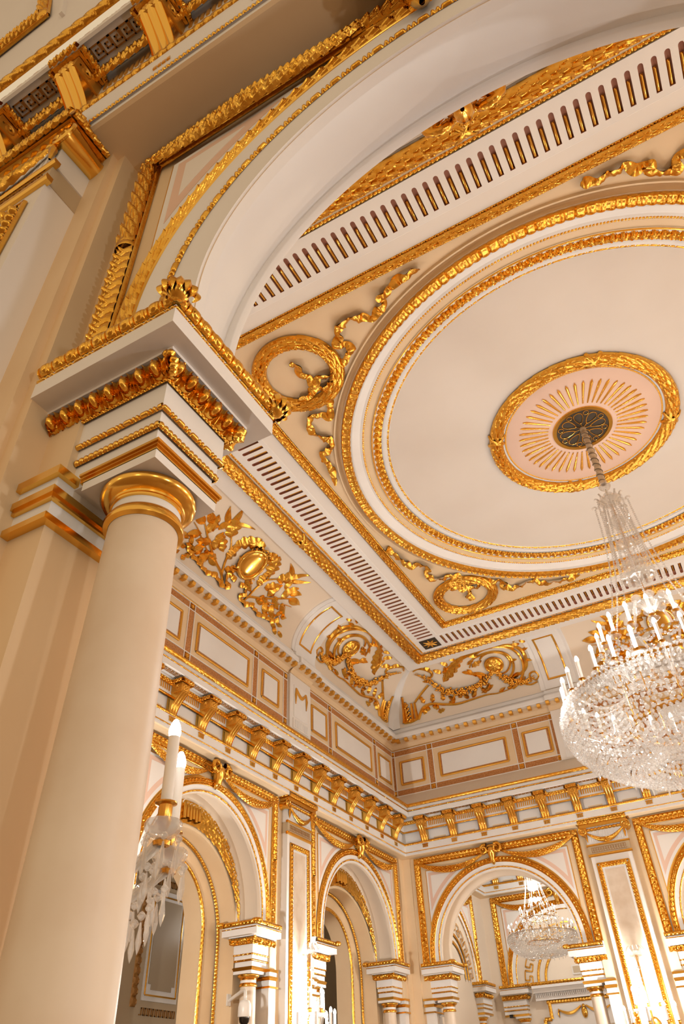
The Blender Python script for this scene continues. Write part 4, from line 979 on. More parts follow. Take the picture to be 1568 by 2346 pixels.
# ---- the reveal behind the left arches: gilded scale lunette, inner arch with two gilded lines
for k in (0, 1):
    c, hw, zs, r = BK[k]; lab = names[k][0].replace('the ', '', 1)
    m = M(FL); th = np.linspace(PI, 0, 49); zi, ri = 1.49, .945
    out = [(c + math.cos(x) * 1.2, 1.72 + math.sin(x) * 1.2) for x in th]; inn = [(c + math.cos(x) * ri, zi + math.sin(x) * ri) for x in th]
    A = np.array([(a, b, -.285) for a, b in out]); B = np.array([(a, b, -.285) for a, b in inn])
    m.add(np.concatenate([A, B]), gridF(2, 49))
    B2 = B.copy(); B2[:, 2] = -.52
    m.add(np.concatenate([B, B2]), gridF(2, 49))
    for sg in (-1, 1): quad(m, [(c + sg * ri, ZF, -.285), (c + sg * ri, ZF, -.52), (c + sg * ri, zi, -.52), (c + sg * ri, zi, -.285)]); quad(m, [(c + sg * ri, ZF, -.285), (c + sg * 1.2, ZF, -.285), (c + sg * 1.2, 1.72, -.285), (c + sg * ri, zi, -.285)])
    # inner wall with the smaller arch
    z2, r2 = 1.56, .655
    A = np.array([(c + math.cos(x) * r2, z2 + math.sin(x) * r2, -.52) for x in th]); B = np.array([(c + math.cos(x) * 1.15, zi + math.sin(x) * 1.15, -.52) for x in th])
    m.add(np.concatenate([A, B]), gridF(2, 49)); A2 = A.copy(); A2[:, 2] = -.75; m.add(np.concatenate([A, A2]), gridF(2, 49))
    for sg in (-1, 1):
        quad(m, [(c + sg * r2, ZF, -.52), (c + sg * 1.15, ZF, -.52), (c + sg * 1.15, zi, -.52), (c + sg * r2, z2, -.52)]); quad(m, [(c + sg * r2, ZF, -.52), (c + sg * r2, z2, -.52), (c + sg * r2, z2, -.75), (c + sg * r2, ZF, -.75)])
    struct(m.obj('wall_left_reveal', tan, smooth=True))
    t = thing('scale_lunette', 'crescent of gilded fish-scales inside ' + lab, 'ornament'); m = M(FL)
    nth, nv = 150, 17; th2 = np.linspace(PI * .985, PI * .015, nth); Ro = .985
    po = np.stack([c + Ro * np.cos(th2), 1.72 + Ro * np.sin(th2)], 1); pi_ = np.stack([c + (ri + .03) * np.cos(th2), zi + (ri + .03) * np.sin(th2)], 1)
    v = np.linspace(0, 1, nv)[None, :, None]; G = po[:, None] * (1 - v) + pi_[:, None] * v
    s_, z_ = G[..., 0], G[..., 1]; p = .062
    best = np.zeros_like(s_)
    for o in (0, .5):
        uu = fr_((s_ - c) / p + o) - .5; row = z_ / (p * .9) + o; vv = fr_(row)
        best = np.maximum(best, np.clip((.5 * np.sqrt(np.clip(1 - (1 - vv) ** 2.4, 0, 1)) - np.abs(uu)) / .06, 0, 1) * (1.1 - vv))
    m.add(np.stack([s_, z_, -.283 + .004 + .02 * best], -1).reshape(-1, 3), gridF(nth, nv)); m.obj('scales', gold, t)
    m = M(FL)
    for j in range(6):
        x = c + (j - 2.5) * .05; tube(m, [(x, 2.66, -.26), (x, 2.52 - .02 * (j % 2), -.255)], .022, 8)
    m.obj('ribbed_shell', goldp, t)
    for R, zc, d, nm in ((ri - .012, zi, -.505, 'outer'), (r2 + .012, z2, -.51, 'inner')):
        t = thing('gilded_line', '%s gilded arch line in the reveal of %s' % (nm, lab), 'moulding'); m = M(FL)
        pt = p_rope(.022, .05, .6, .45) if nm == 'inner' else p_bead(.022, .035)
        arcstrip(m, (c, zc), R, 0, PI, .022, pt, .009, d, 7)
        for sg in (-1, 1): strip(m, (c + sg * R, -.4, d), (c + sg * R, zc, d), (1, 0, 0), (0, 0, 1), .022, pt, .009, 7)
        m.obj('line', gold, t)

# ---- passage behind the left arches: grey panelled wall
FG = Fr((-2.5, 0, 0), (0, -1, 0), (0, 0, 1), (1, 0, 0))
m = M(FG); quad(m, [(-6, ZF, 0), (11, ZF, 0), (11, 4.2, 0), (-6, 4.2, 0)]); struct(m.obj('wall_passage', greyt, smooth=False))
m = M(); quad(m, [(-2.5, 6, 4.2), (-.75, 6, 4.2), (-.75, -11, 4.2), (-2.5, -11, 4.2)]); quad(m, [(-2.5, 3.2, ZF), (-.05, 3.2, ZF), (-.05, 3.2, 4.2), (-2.5, 3.2, 4.2)]); struct(m.obj('ceiling_passage', white, smooth=False))
for k, (sc, z0, z1) in enumerate(((2.50, 1.36, 2.40), (-.50, 1.5, 2.45), (5.6, 1.4, 2.4))):
    if k == 2: continue
    lab = 'inside the arch behind the near sconce' if k == 0 else 'inside the corner-side left arch'
    t = thing('grey_wall_panel', 'grey panel in a thin gilded frame seen ' + lab, 'panel')
    m = M(FG); w = .34
    box(m, (sc - w, z0 - .12, 0), (sc + w, z1 + .12, .02)); m.obj('mount', white, t, smooth=False)
    m = M(FG); ch = .06
    o = [(sc - w + .08, z0 + ch), (sc - w + .08 + ch, z0 + ch), (sc - w + .08 + ch, z0), (sc + w - .08 - ch, z0), (sc + w - .08 - ch, z0 + ch), (sc + w - .08, z0 + ch), (sc + w - .08, z1), (sc - w + .08, z1)]
    prism(m, o, .01, .03); m.obj('face', greyd, t, smooth=False)
    m = M(FG); w2 = w - .035
    for a, b in (((sc - w2, z0 - .06), (sc + w2, z0 - .06)), ((sc - w2, z1 + .05), (sc + w2, z1 + .05)), ((sc - w2, z0 - .06), (sc - w2, z1 + .05)), ((sc + w2, z0 - .06), (sc + w2, z1 + .05))):
        tube(m, [(*a, .024), (*b, .024)], .011, 6)
    m.obj('frame', goldp, t)
    t = thing('meander_border', 'dull gold meander borders of the grey panel ' + lab, 'ornament')
    for zz in (z0 - .27, z1 + .19):
        m = M(FG); n = 9; cw = .68 / n
        for j in range(n):
            x = sc - .34 + j * cw
            for a, b in (((0, 0), (0, .07)), ((0, .07), (.55, .07)), ((.55, .07), (.55, 0)), ((.55, 0), (1, 0))):
                box(m, (x + min(a[0], b[0]) * cw - .006, zz + min(a[1], b[1]) - .006, 0), (x + max(a[0], b[0]) * cw + .006, zz + max(a[1], b[1]) + .006, .012))
        m.obj('key_row', keym, t, smooth=False)
    for sg in (-1, 1):
        t = thing('gilded_upright', '%s upright of gilded coins by the grey panel %s' % ('farther' if sg < 0 else 'nearer', lab), 'ornament')
        m = M(FG); strip(m, (sc + sg * .48, z0 - .2, .0), (sc + sg * .48, z1 + .2, .0), (1, 0, 0), (0, 0, 1), .05, p_coin(.04, .11, 1), .012, 11); m.obj('coins', keym, t)
    m = M(FG)
    for zz, dd in ((.62, .10), (.74, .14), (.84, .08)): box(m, (sc - 1.1, zz, 0), (sc + 1.1, zz + .07, dd))
    trim(m, white)
    m = M(FG)
    for zz, dd, h in ((1.98, .30, .06), (1.90, .24, .07), (1.80, .18, .09), (1.66, .14, .13)): box(m, (sc - .92, zz, 0), (sc - .62, zz + h, dd))
    trim(m, white)

# ================================================================== COLUMNS AND IMPOSTS
def band3(m, fr, ax, sg, ds, de, zc, w, pat, du, nv, tilt=0.0, ext=.0, back=True, s_in=-.30):
    """ornament band round the front, end and back of an impost: ds = half depth, de = reach past the axis"""
    D0 = -.135
    tz, td = math.cos(tilt), math.sin(tilt)
    S = lambda x: ax + sg * x
    strip(m, (S(s_in), zc, D0 + ds), (S(de + ext), zc, D0 + ds), (0, tz, td), (0, -td, tz), w, pat, du, nv, fr=fr)
    strip(m, (S(de), zc, D0 + ds + ext), (S(de), zc, D0 - ds - ext), (sg * td, tz, 0), (sg * tz, -td, 0), w, pat, du, nv, fr=fr)
    if back: strip(m, (S(s_in), zc, D0 - ds), (S(de + ext), zc, D0 - ds), (0, tz, -td), (0, -td, -tz), w, pat, du, nv, fr=fr)
def impost_box(m, fr, ax, sg, ds, de, z0, z1, s_in=-.30):
    D0 = -.135; a, b = sorted((ax + sg * s_in, ax + sg * de)); box(m, (a, z0, D0 - ds), (b, z1, D0 + ds), fr)
def column(fr, ax, sg, lab, near=False, s_in=-.30, full=True):
    t = thing('column', 'marble column with gilded capital ' + lab if not near else lab, 'column')
    D0 = -.135; n = 64 if near else 24; W = Fr(fr((ax, 0, D0)), fr.A[0], fr.A[2], fr.A[1])   # local x, y horizontal, z up
    du = .0018 if near else .009
    z = np.linspace(0, 1, 12); m = M(W); lathe(m, [(.104 - .022 * q ** 1.6, ZF + .25 + (1.085 - ZF - .25) * q) for q in z], (0, 0), n); m.obj('shaft', marble, t)
    m = M(W); lathe(m, [(.083, 1.075), (.094, 1.080), (.0965, 1.088), (.094, 1.096), (.087, 1.099), (.090, 1.103), (.088, 1.108), (.083, 1.110)], (0, 0), n); m.obj('neck_ring', goldp, t)
    m = M(W); lathe(m, [(.083, 1.105), (.083, 1.140)], (0, 0), n); m.obj('neck', white, t)
    m = M(W); lathe(m, [(.083, 1.133), (.088, 1.134), (.089, 1.139), (.086, 1.141), (.090, 1.142), (.0915, 1.147), (.0885, 1.150), (.098, 1.153), (.110, 1.160), (.1165, 1.170), (.1165, 1.177), (.112, 1.184), (.10, 1.1855)], (0, 0), n); m.obj('echinus', goldp, t)
    m = M(fr)
    impost_box(m, fr, ax, sg, .115, .115, 1.185, 1.212, -.115); impost_box(m, fr, ax, sg, .108, .10, 1.21, 1.31, s_in); impost_box(m, fr, ax, sg, .115, .108, 1.305, 1.36, s_in); impost_box(m, fr, ax, sg, .122, .116, 1.355, 1.50, s_in)
    m.obj('block', white, t, smooth=False)
    m = M(fr)
    for zc, e, h in ((1.2185, .117, .010), (1.2265, .121, .007), (1.2345, .125, .008), (1.2425, .120, .005)):
        impost_box(m, fr, ax, sg, e, e, zc - h / 2, zc + h / 2, -.125 if near else s_in)
    m.obj('abacus_fillets', goldp, t, smooth=False)
    m = M(fr); band3(m, fr, ax, sg, .113, .106, 1.303, .0105, p_bead(.0095, .0165), du, 9, ext=.004, s_in=s_in); m.obj('bead_moulding', goldp, t)
    m = M(fr); band3(m, fr, ax, sg, .120, .114, 1.356, .009, p_reel(.0105, .055), du, 9, ext=.004, s_in=s_in); m.obj('bead_and_reel', goldp, t)
    m = M(fr); impost_box(m, fr, ax, sg, .133, .124, 1.462, 1.52, s_in)
    band3(m, fr, ax, sg, .140, .134, 1.480, .031, p_egg(.030, .052), du, 25 if near else 11, tilt=.45, ext=.014, s_in=s_in)
    band3(m, fr, ax, sg, .128, .121, 1.449, .006, p_bead(.007, .014), du, 5, ext=.004, s_in=s_in)
    for f in (1, -1):
        for j in range(7): insts(m, BALLL, [(ax + sg * (.142 + .012 * math.cos(j)), 1.482 + .026 * math.sin(j * .9), D0 + f * (.148 + .012 * math.sin(j)))], .014, fr=ID if False else fr)
    m.obj('egg_and_dart', gold, t)
    m = M(fr); impost_box(m, fr, ax, sg, .165, .158, 1.512, 1.524, s_in); impost_box(m, fr, ax, sg, .225, .206, 1.522, 1.580, s_in); impost_box(m, fr, ax, sg, .222, .203, 1.58, 1.60, s_in); impost_box(m, fr, ax, sg, .20, .19, 1.60, 1.655, s_in); m.obj('slab', white, t, smooth=False)
    m = M(fr); band3(m, fr, ax, sg, .222, .203, 1.587, .0055, p_reel(.0075, .07), du, 5, ext=.003, s_in=s_in); m.obj('slab_bead', goldp, t)
    m = M(fr); band3(m, fr, ax, sg, .213, .195, 1.632, .024, lambda u, v: .026 * dome(v) * (.66 + .42 * np.sqrt(np.clip(1 - ((fr_(u / .049) - .5) / .36) ** 2, 0, 1)) + .22 * (np.abs(fr_(u / .049) - .5) > .40) - .10 * np.exp(-((np.sqrt(((fr_(u / .049) - .5) / .26) ** 2 + (v / .6) ** 2) - 1) / .15) ** 2)), du * .8, 21 if near else 9, tilt=.25, ext=.018, s_in=s_in)
    for f in (1, -1):
        insts(m, BALLH, [(ax + sg * .212, 1.634, D0 + f * .230)], (.030, .030, .030), fr=fr)
        for j in range(7):
            V, F = leaf_grid(.060, .013, h=.008); a = -.6 + j * .46; x = V[:, 0]; up = .030 * np.cos(x / .060 * 2.4); ou = .034 * np.sin(x / .060 * 2.4) + .012
            ca, sa = math.cos(a), math.sin(a); m.add(np.c_[ax + sg * (.205 + (ou + V[:, 2]) * ca - V[:, 1] * sa), 1.632 + up, D0 + f * (.222 + (ou + V[:, 2]) * sa + V[:, 1] * ca)], F)
    m.obj('crown_moulding', gold, t)
    return t
def respond(fr, s0, s1, d1, lab, z0=ZF, dback=-.30):
    """flat pilaster behind a column with the same gilded bands"""
    t = thing('respond_pilaster', lab, 'pilaster'); m = M(fr); a, b = sorted((s0, s1))
    box(m, (a, z0, dback), (b, 1.215, d1)); m.obj('shaft', tan if 'foreground' in lab else cream, t, smooth=False)
    m = M(fr)
    for zc, h, e in ((1.081, .018, .022), (1.150, .016, .014), (1.166, .022, .020), (1.228, .026, .022)):
        prof = [(a - e, d1 + e), (b + e, d1 + e)]
        box(m, (a - e, zc - h / 2, dback - e), (b + e, zc + h / 2, d1 + e))
    m.obj('gilded_bands', goldp, t, smooth=False)
    m = M(fr); box(m, (a - .008, 1.178, dback), (b + .008, 1.215, d1 + .008)); box(m, (a - .004, 1.09, dback), (b + .004, 1.142, d1 + .004)); m.obj('neck', white, t, smooth=False)

column(FH, 3.923, 1, 'big pale marble column in the foreground with gilded capital and stepped impost', near=True, s_in=-.285)
respond(FH, 3.60, 3.762, .018, 'flat cream pilaster with gilded bands right behind the foreground column', dback=-.28)
COLS = [(FL, BK[0], 1, 'left of the left-wall arch nearest the corner' , 'outer'), (FL, BK[0], -1, '', 'corner'), (FL, BK[1], 1, '', ''), (FL, BK[1], -1, '', ''), (FB, BK[0], -1, '', ''), (FB, BK[0], 1, '', ''), (FB, BK[1], -1, '', '')]
labs = ['on the left wall, just right of the pilaster', 'on the left wall, closest to the far corner', None, 'on the left wall beside the dome camera', 'on the back wall, closest to the far corner', 'on the back wall, just left of the pilaster', 'on the back wall, just right of the pilaster']
for (fr, (c, hw, zs, r), side, _, _), lab in zip(COLS, labs):
    if lab is None: continue
    ax = c + side * (hw - .27)
    column(fr, ax, -side, lab, s_in=-.27)
    respond(fr, c + side * (hw - .10), c + side * (hw + .02), .012, 'flat pilaster behind the marble column ' + lab, dback=-.26)

# ================================================================== PILASTERS WITH IONIC CAPITALS
def pilaster(fr, sc, w, d, lab, near=False):
    t = thing('pilaster', lab, 'pilaster'); h = w / 2; du = .005 if near else .009
    m = M(fr); box(m, (sc - h + .034, ZF, 0), (sc + h - .034, 3.03, d)); m.obj('shaft', cream if not near else cream, t, smooth=False)
    m = M(fr); a, b, z1 = sc - h + .125, sc + h - .125, 2.52
    box(m, (a, ZF + .6, d - .01), (b, z1, d + .006)); m.obj('frame_margin', white, t, smooth=False)
    m = M(fr); box(m, (a + .055, ZF + .7, d), (b - .055, z1 - .055, d + .009)); m.obj('marble_panel', vein, t, smooth=False)
    m = M(fr); pt = p_egg(.022, .045)
    strip(m, (a, ZF + .6, d + .006), (a, z1, d + .006), (-1, 0, 0), (0, 0, 1), .026, pt, du, 9); strip(m, (b, ZF + .6, d + .006), (b, z1, d + .006), (1, 0, 0), (0, 0, 1), .026, pt, du, 9)
    strip(m, (a, z1, d + .006), (b, z1, d + .006), (0, 1, 0), (0, 0, 1), .026, pt, du, 9)
    for x0, z0, x1, zz in ((a - .03, ZF + .6, a - .03, z1 + .03), (b + .03, ZF + .6, b + .03, z1 + .03), (a - .03, z1 + .03, b + .03, z1 + .03)): tube(m, [(x0, z0, d + .006), (x1, zz, d + .006)], .011, 6)
    m.obj('gilded_frame', gold, t)
    e = .02; m = M(fr)
    for z0, z1 in ((2.64, 2.672), (2.775, 2.80)):
        profile(m, [(d - .01, z0), (d + e * .6, z0), (d + e, z0 + (z1 - z0) * .4), (d + e, z1), (d - .01, z1)], sc - h + .03 - e, sc + h - .03 + e)
    m.obj('gilded_bands', goldp, t)
    m = M(fr); box(m, (sc - h + .031, 2.66, .002), (sc + h - .031, 2.785, d + .004)); m.obj('necking', greyt, t, smooth=False)
    m = M(fr); meander_up(m, sc - h + .07, sc + h - .07, 2.695, 2.755, d + .004, 14); m.obj('necking_keys', keym, t, smooth=False)
    m = M(fr); box(m, (sc - h + .028, 2.79, .001), (sc + h - .028, 3.025, d + .006))
    for k in range(18):
        x = sc - h + .045 + (w - .09) * (k + .5) / 18; box(m, (x - .009, 2.82, d), (x + .009, 2.965, d + .013))
    m.obj('capital_neck', white, t, smooth=False)
    m = M(fr); strip(m, (sc - h + .06, 2.99, d), (sc + h - .06, 2.99, d), (0, 1, 0), (0, 0, 1), .022, p_bead(.03, .052), du, 9)
    m.obj('capital_eggs', gold, t)
    m = M(fr); box(m, (sc - h - .02, 3.02, 0), (sc + h + .02, 3.062, d + .045)); 
    for sg in (-1, 1):
        a_ = np.linspace(0, 1, 42); th = PI / 2 - sg * a_ * 2 * PI * 1.9; r_ = .066 * (1 - a_ * .85)
        tube(m, np.c_[sc + sg * (h - .015) + r_ * np.cos(th), 2.985 + r_ * np.sin(th), np.full(42, d + .03)], .011 * (1 - a_ * .4), 7)
        # bolster running back along the side
        W = Fr(fr((sc + sg * (h - .015), 2.985, 0)), fr.A[0], fr.A[1], fr.A[2])
        P = np.array([[(.064 * (.78 + .22 * abs(2 * q - 1)) * math.cos(x), .064 * (.78 + .22 * abs(2 * q - 1)) * math.sin(x), -.02 + (d + .045) * q) for x in np.linspace(0, 2 * PI, 17)] for q in np.linspace(0, 1, 9)])
        m.add(W.A.T.T[0:0] if False else P.reshape(-1, 3), gridF(9, 17), W)
        m.add(np.concatenate([P[-1], [[0, 0, P[-1][0][2]]]]), np.array([[i, (i + 1) % 17, 17] for i in range(17)]), W)
    m.obj('volutes', goldp, t)
    m = M(fr)
    for (p0, p1, nd) in (((sc - h - .03, 3.10, d + .05), (sc + h + .03, 3.10, d + .05), (0, -.4, 1)), ((sc + h + .03, 3.10, d + .05), (sc + h + .03, 3.10, 0), (1, -.4, 0)), ((sc - h - .03, 3.10, d + .05), (sc - h - .03, 3.10, 0), (-1, -.4, 0))):
        strip(m, p0, p1, (0, 1, 0), nd, .034, p_leaf(.026, .045, 2, .6), du * .8, 9)
    box(m, (sc - h - .03, 3.06, 0), (sc + h + .03, 3.15, d + .05)); m.obj('abacus', gold, t)
    m = M(fr); a_ = np.linspace(0, 1, 40); R = np.interp(a_, [0, .25, .5, .75, 1], [.010, .026, .036, .026, .010])
    P = np.c_[sc - h + .05 + (w - .10) * a_, 2.955 - .12 * np.sin(PI * a_), np.full(40, d + .02)]
    pathstrip(m, P, (0, 0, 1), R, p_leaf(.04, .045, 3, .5), nv=9)
    for sg in (-1, 1): tube(m, [(sc + sg * (h - .05), 2.95, d + .02), (sc + sg * (h - .045), 2.89, d + .025), (sc + sg * (h - .05), 2.83, d + .02)], [.009, .018, .005], 6)
    m.obj('swag', gold, t)
def meander_up(m, s0, s1, z0, z1, d, n):
    c = (s1 - s0) / n; t = .12 * c
    for k in range(n):
        x = s0 + k * c
        for a, b in (((0, 0), (0, 1)), ((0, 1), (.7, 1)), ((.7, 1), (.7, .4)), ((.7, .4), (.4, .4)), ((0, 0), (1, 0))):
            box(m, (x + min(a[0], b[0]) * c - t / 2, z0 + min(a[1], b[1]) * (z1 - z0) - t / 2, d - .005), (x + max(a[0], b[0]) * c + t / 2, z0 + max(a[1], b[1]) * (z1 - z0) + t / 2, d + .004))
pilaster(FL, 3.205, .62, .085, 'pilaster with gilded frame and scrolled capital on the left wall, behind a lit sconce')
pilaster(FB, 3.205, .62, .085, 'pilaster with gilded frame and scrolled capital on the back wall, behind a lit sconce')
m = M(FH); box(m, (2.3, ZF, -.001), (3.64, 3.085, .085)); struct(m.obj('wall_pier', tan, smooth=False))
m = M(FH); box(m, (2.3, ZF, .05), (3.60, 3.082, .115)); struct(m.obj('wall_pier_strip', tan, smooth=False))
pilaster(FH, 3.235, .60, .255, 'big hall pilaster with gilded scrolled capital in the upper foreground', near=True)
# corner piers of the bay
m = M(); box(m, (0, -.16, ZF), (.03, 0, 3.07)); box(m, (0, -.03, ZF), (.16, 0, 3.07)); struct(m.obj('wall_corner_pier', tan, smooth=False))

# ================================================================== THE ROOM BEHIND THE BACK ARCHES
for nm, fr, s0, s1 in (('next_back', NB, -.2, 9.9), ('next_left', NL, 0, 3.3)):
    m = M(fr); quad(m, [(s0, ZF, 0), (s1, ZF, 0), (s1, 5.0, 0), (s0, 5.0, 0)]); struct(m.obj('wall_' + nm, tanl, smooth=False))
m = M(); quad(m, [(.1, .3, 5.0), (9.75, .3, 5.0), (9.75, 3.3, 5.0), (.1, 3.3, 5.0)]); struct(m.obj('ceiling_next_room', white, smooth=False))
m = M(); quad(m, [(9.75, .3, ZF), (9.75, 3.3, ZF), (9.75, 3.3, 5), (9.75, .3, 5)]); struct(m.obj('wall_next_right', cream, smooth=False))
cornice(NB, '', 'white and gilded cornice of the far wall seen through the back arch', .1, 6.0, [.5 + .485 * k for k in range(11)], m0=1)
cornice(NL, '', 'white and gilded cornice of the side wall seen through the back arch', 0, 3.2, [.5 + .485 * k for k in range(5)], m0=1)
brackets(NB, [.5 + .485 * k for k in range(0, 6)], lambda k: 'gilded scroll bracket seen through the back arch, %s from the left' % ORD[k], 'brackets in the room beyond')
XA, XL = (1.56, 1.28, 1.72, .99), (1.83, 1.28, 1.72, .99)
arch_surround(NB, *XA, 1.00, 'the blind arch on the far wall seen through the back arch')
arch_surround(NL, *XL, 1.00, 'the side-wall arch seen through the back arch')
keystone(NB, XA[0], 'small gilded ram head on the blind arch seen through the back arch')
garland(NB, XA[0] - 1.2, 2.985, XA[0] - .13, 2.96, .15, 'gilded leaf garland seen through the back arch, left of the second chandelier')
garland(NL, XL[0] - 1.2, 2.985, XL[0] - .13, 2.96, .15, 'gilded leaf garland on the side wall seen through the back arch')
def key_arch(fr, c, zs, r0, r1, d, label, a0, a1, n):
    """Greek key bent round an arch, flat bars"""
    t = thing('meander_arch', label, 'ornament'); m = M(fr); da = (a1 - a0) / n; w = (r1 - r0) * .17
    def seg(p, q):
        (x0, y0), (x1, y1) = p, q; k = 5
        for i in range(k):
            A = [x0 + (x1 - x0) * i / k, y0 + (y1 - y0) * i / k]; B = [x0 + (x1 - x0) * (i + 1) / k, y0 + (y1 - y0) * (i + 1) / k]
            rm = (r0 + r1) / 2; hw = w / 2
            if abs(x1 - x0) > 1e-9:
                co = [(A[0], A[1], -hw), (B[0], B[1], -hw), (B[0], B[1], hw), (A[0], A[1], hw)]; pts = [(a, r0 + y * (r1 - r0) + o) for a, y, o in co]
            else:
                da_ = hw / rm; pts = [(A[0] - da_, r0 + A[1] * (r1 - r0)), (A[0] + da_, r0 + A[1] * (r1 - r0)), (B[0] + da_, r0 + B[1] * (r1 - r0)), (B[0] - da_, r0 + B[1] * (r1 - r0))]
            quad(m, [(c + r * math.cos(a), zs + r * math.sin(a), d) for a, r in pts])
    for k in range(n):
        x = a0 + k * da
        P = [(0, 0), (0, 1), (.72, 1), (.72, .38), (.38, .38), (.38, .0), (1, 0)]
        P = [(x + a * da, b) for a, b in P]
        for p, q in zip(P[:-1], P[1:]): seg(p, q)
    m.obj('keys', goldm, t, smooth=False)
key_arch(NB, XA[0], 1.66, .72, .85, .018, 'gilded meander bent round the blind arch beyond the back arch', 0, PI, 13)
key_arch(NL, XL[0], 1.66, .72, .85, .018, 'gilded meander bent round the side-wall arch beyond the back arch', 0, PI, 13)
for fr, c, lab in ((NB, XA[0], 'far wall'), (NL, XL[0], 'side wall')):
    t = thing('ring_arch', 'thin gilded arch rings on the %s beyond the back arch' % lab, 'moulding'); m = M(fr)
    for R in (.62, .49): arcstrip(m, (c, 1.66), R, 0, PI, .022, p_chev(.022, .05), .01, .012, 7)
    m.obj('rings', gold, t)
# overdoor cornice with garland panel
m = M(NB)
for z0, z1, d in ((1.40, 1.50, .12), (1.50, 1.56, .20), (1.56, 1.60, .26)): box(m, (.86, z0, 0), (2.9, z1, d))
for k in range(60): box(m, (.88 + .033 * k, 1.445, .11), (.88 + .033 * k + .018, 1.49, .15))
trim(m, white)
t = thing('overdoor_moulding', 'gilded leaf moulding on the overdoor cornice in the room beyond the back arch', 'moulding'); m = M(NB); strip(m, (.86, 1.625, .25), (2.9, 1.625, .25), (0, .8, .6), (0, -.6, .8), .03, p_leaf(.026, .06, 2, .5), .01, 9); m.obj('leaves', gold, t)
t = thing('overdoor_panel', 'cream overdoor panel with stepped gilded frame, garland and oval boss', 'panel')
m = M(NB); box(m, (1.02, 1.02, 0), (2.5, 1.40, .05)); m.obj('field', cream, t, smooth=False)
m = M(NB)
for a, b in (((1.02, 1.375), (2.5, 1.375)), ((1.06, 1.14), (1.06, 1.375)), ((.94, 1.14), (1.06, 1.14)), ((.94, .9), (.94, 1.14)), ((2.46, 1.14), (2.46, 1.375))):
    L = np.array([b[0] - a[0], b[1] - a[1]]); n2 = np.array([-L[1], L[0]]) / np.linalg.norm(L)
    strip(m, (*a, .05), (*b, .05), (n2[0], n2[1], 0), (0, 0, 1), .03, p_leaf(.026, .05, 2, .5), .01, 9)
m.obj('frame', gold, t)
m = M(NB); a = np.linspace(0, 1, 20)
for x0, x1 in ((1.20, 1.58), (1.66, 2.05)): tube(m, np.c_[x0 + (x1 - x0) * a, 1.285 - .07 * np.sin(PI * a) - .03 * (a if x0 > 1.5 else 1 - a), np.full(20, .07)], .012 + .012 * np.sin(PI * a), 6)
tube(m, [(1.20, 1.27, .07), (1.19, 1.20, .075), (1.20, 1.15, .07)], [.008, .018, .006], 6); insts(m, BALLH, [(1.62, 1.20, .06)], (.05, .085, .04)); insts(m, BALLH, [(1.62, 1.28, .06)], (.03, .03, .03))
m.obj('garland', goldp, t)
m = M(NB); box(m, (1.55, 1.725, 0), (1.73, 1.86, .03)); t = tag(m.obj("wall_vent", plastic, smooth=False), "square white vent on the far wall seen through the back arch", "vent")
m = M(NB); box(m, (1.57, 1.745, .03), (1.71, 1.84, .034)); m.obj('grille', greyt, t, smooth=False)
for fr, ax, sg, lab in ((NB, .58, 1, 'on the far wall beyond the back arch'), (NL, .84, 1, 'on the side wall beyond the back arch')):
    column(fr.off((0, 0, .135)), ax, sg, lab, s_in=-.30)
t = thing('spotlight', 'small black spotlight on the far wall beyond the back arch', 'spotlight'); m = M(NB); box(m, (.37, 1.20, .05), (.43, 1.245, .16)); tube(m, [(.40, 1.24, 0), (.40, 1.27, .08), (.40, 1.22, .10)], .01, 6); m.obj('body', black, t)

# ================================================================== CHANDELIERS AND SCONCES
def gem(n=6):
    a = np.arange(n) * 2 * PI / n
    V = np.concatenate([[[0, 0, 1.]], np.c_[.62 * np.cos(a), .62 * np.sin(a), np.full(n, .62)], np.c_[np.cos(a + .5), np.sin(a + .5), np.zeros(n)], np.c_[.62 * np.cos(a), .62 * np.sin(a), np.full(n, -.62)], [[0, 0, -1.]]])
    F = []; i = np.arange(n); j = (i + 1) % n
    T = [np.stack([0 * i, 1 + i, 1 + j], 1), np.stack([3 * n + 1 + 0 * i, 2 * n + 1 + j, 2 * n + 1 + i], 1)]
    Q = [np.stack([1 + i, n + 1 + i, n + 1 + j, 1 + j], 1), np.stack([n + 1 + i, 2 * n + 1 + i, 2 * n + 1 + j, n + 1 + j], 1)]
    return V, T + Q
GEM = gem(6); GEML = gem(5)
def drop_t():
    n = 6; a = np.arange(n) * 2 * PI / n; pr = [(.0, 1.0), (.16, .92), (.22, .70), (.50, -.25), (.30, -.65), (0, -1)]
    V = np.array([[r * math.cos(x), r * math.sin(x), z] for r, z in pr for x in a]); return V, gridF(len(pr), n, cv=True)
DROP = drop_t()
def drop_template(): return DROP
BULB_PR = [(0, .052), (.006, .049), (.0125, .036), (.0165, .022), (.017, .012), (.0145, .003), (.012, 0)]
def candle_parts(root, pos, k, n, H=.17, cup=True, first=[None]):
    """candle sleeves with bulb and cup; one object each"""
    V = None; out = []
    m = M(); lathe(m, [(0, 0), (.0155 * k, 0), (.0155 * k, H), (.010 * k, H + .002)], (0, 0), n); sl = m.obj('candle', candle, root)
    m = M(); lathe(m, [(r * k, H + z * k) for r, z in BULB_PR], (0, 0), n); bl = m.obj('bulb', bulb, sl)
    m = M(); lathe(m, [(.028 * k, .012), (.0285 * k, .008), (.018 * k, .004), (.018 * k, -.04 * k), (.010 * k, -.055 * k), (0, -.055 * k)], (0, 0), n); cp = m.obj('cup', brass, sl)
    for i, p in enumerate(pos):
        o = sl if i == 0 else sl.copy()
        b = bl if i == 0 else bl.copy(); c = cp if i == 0 else cp.copy()
        if i:
            for q in (o, b, c): COL.objects.link(q)
            b.parent = o; c.parent = o
        o.location = p
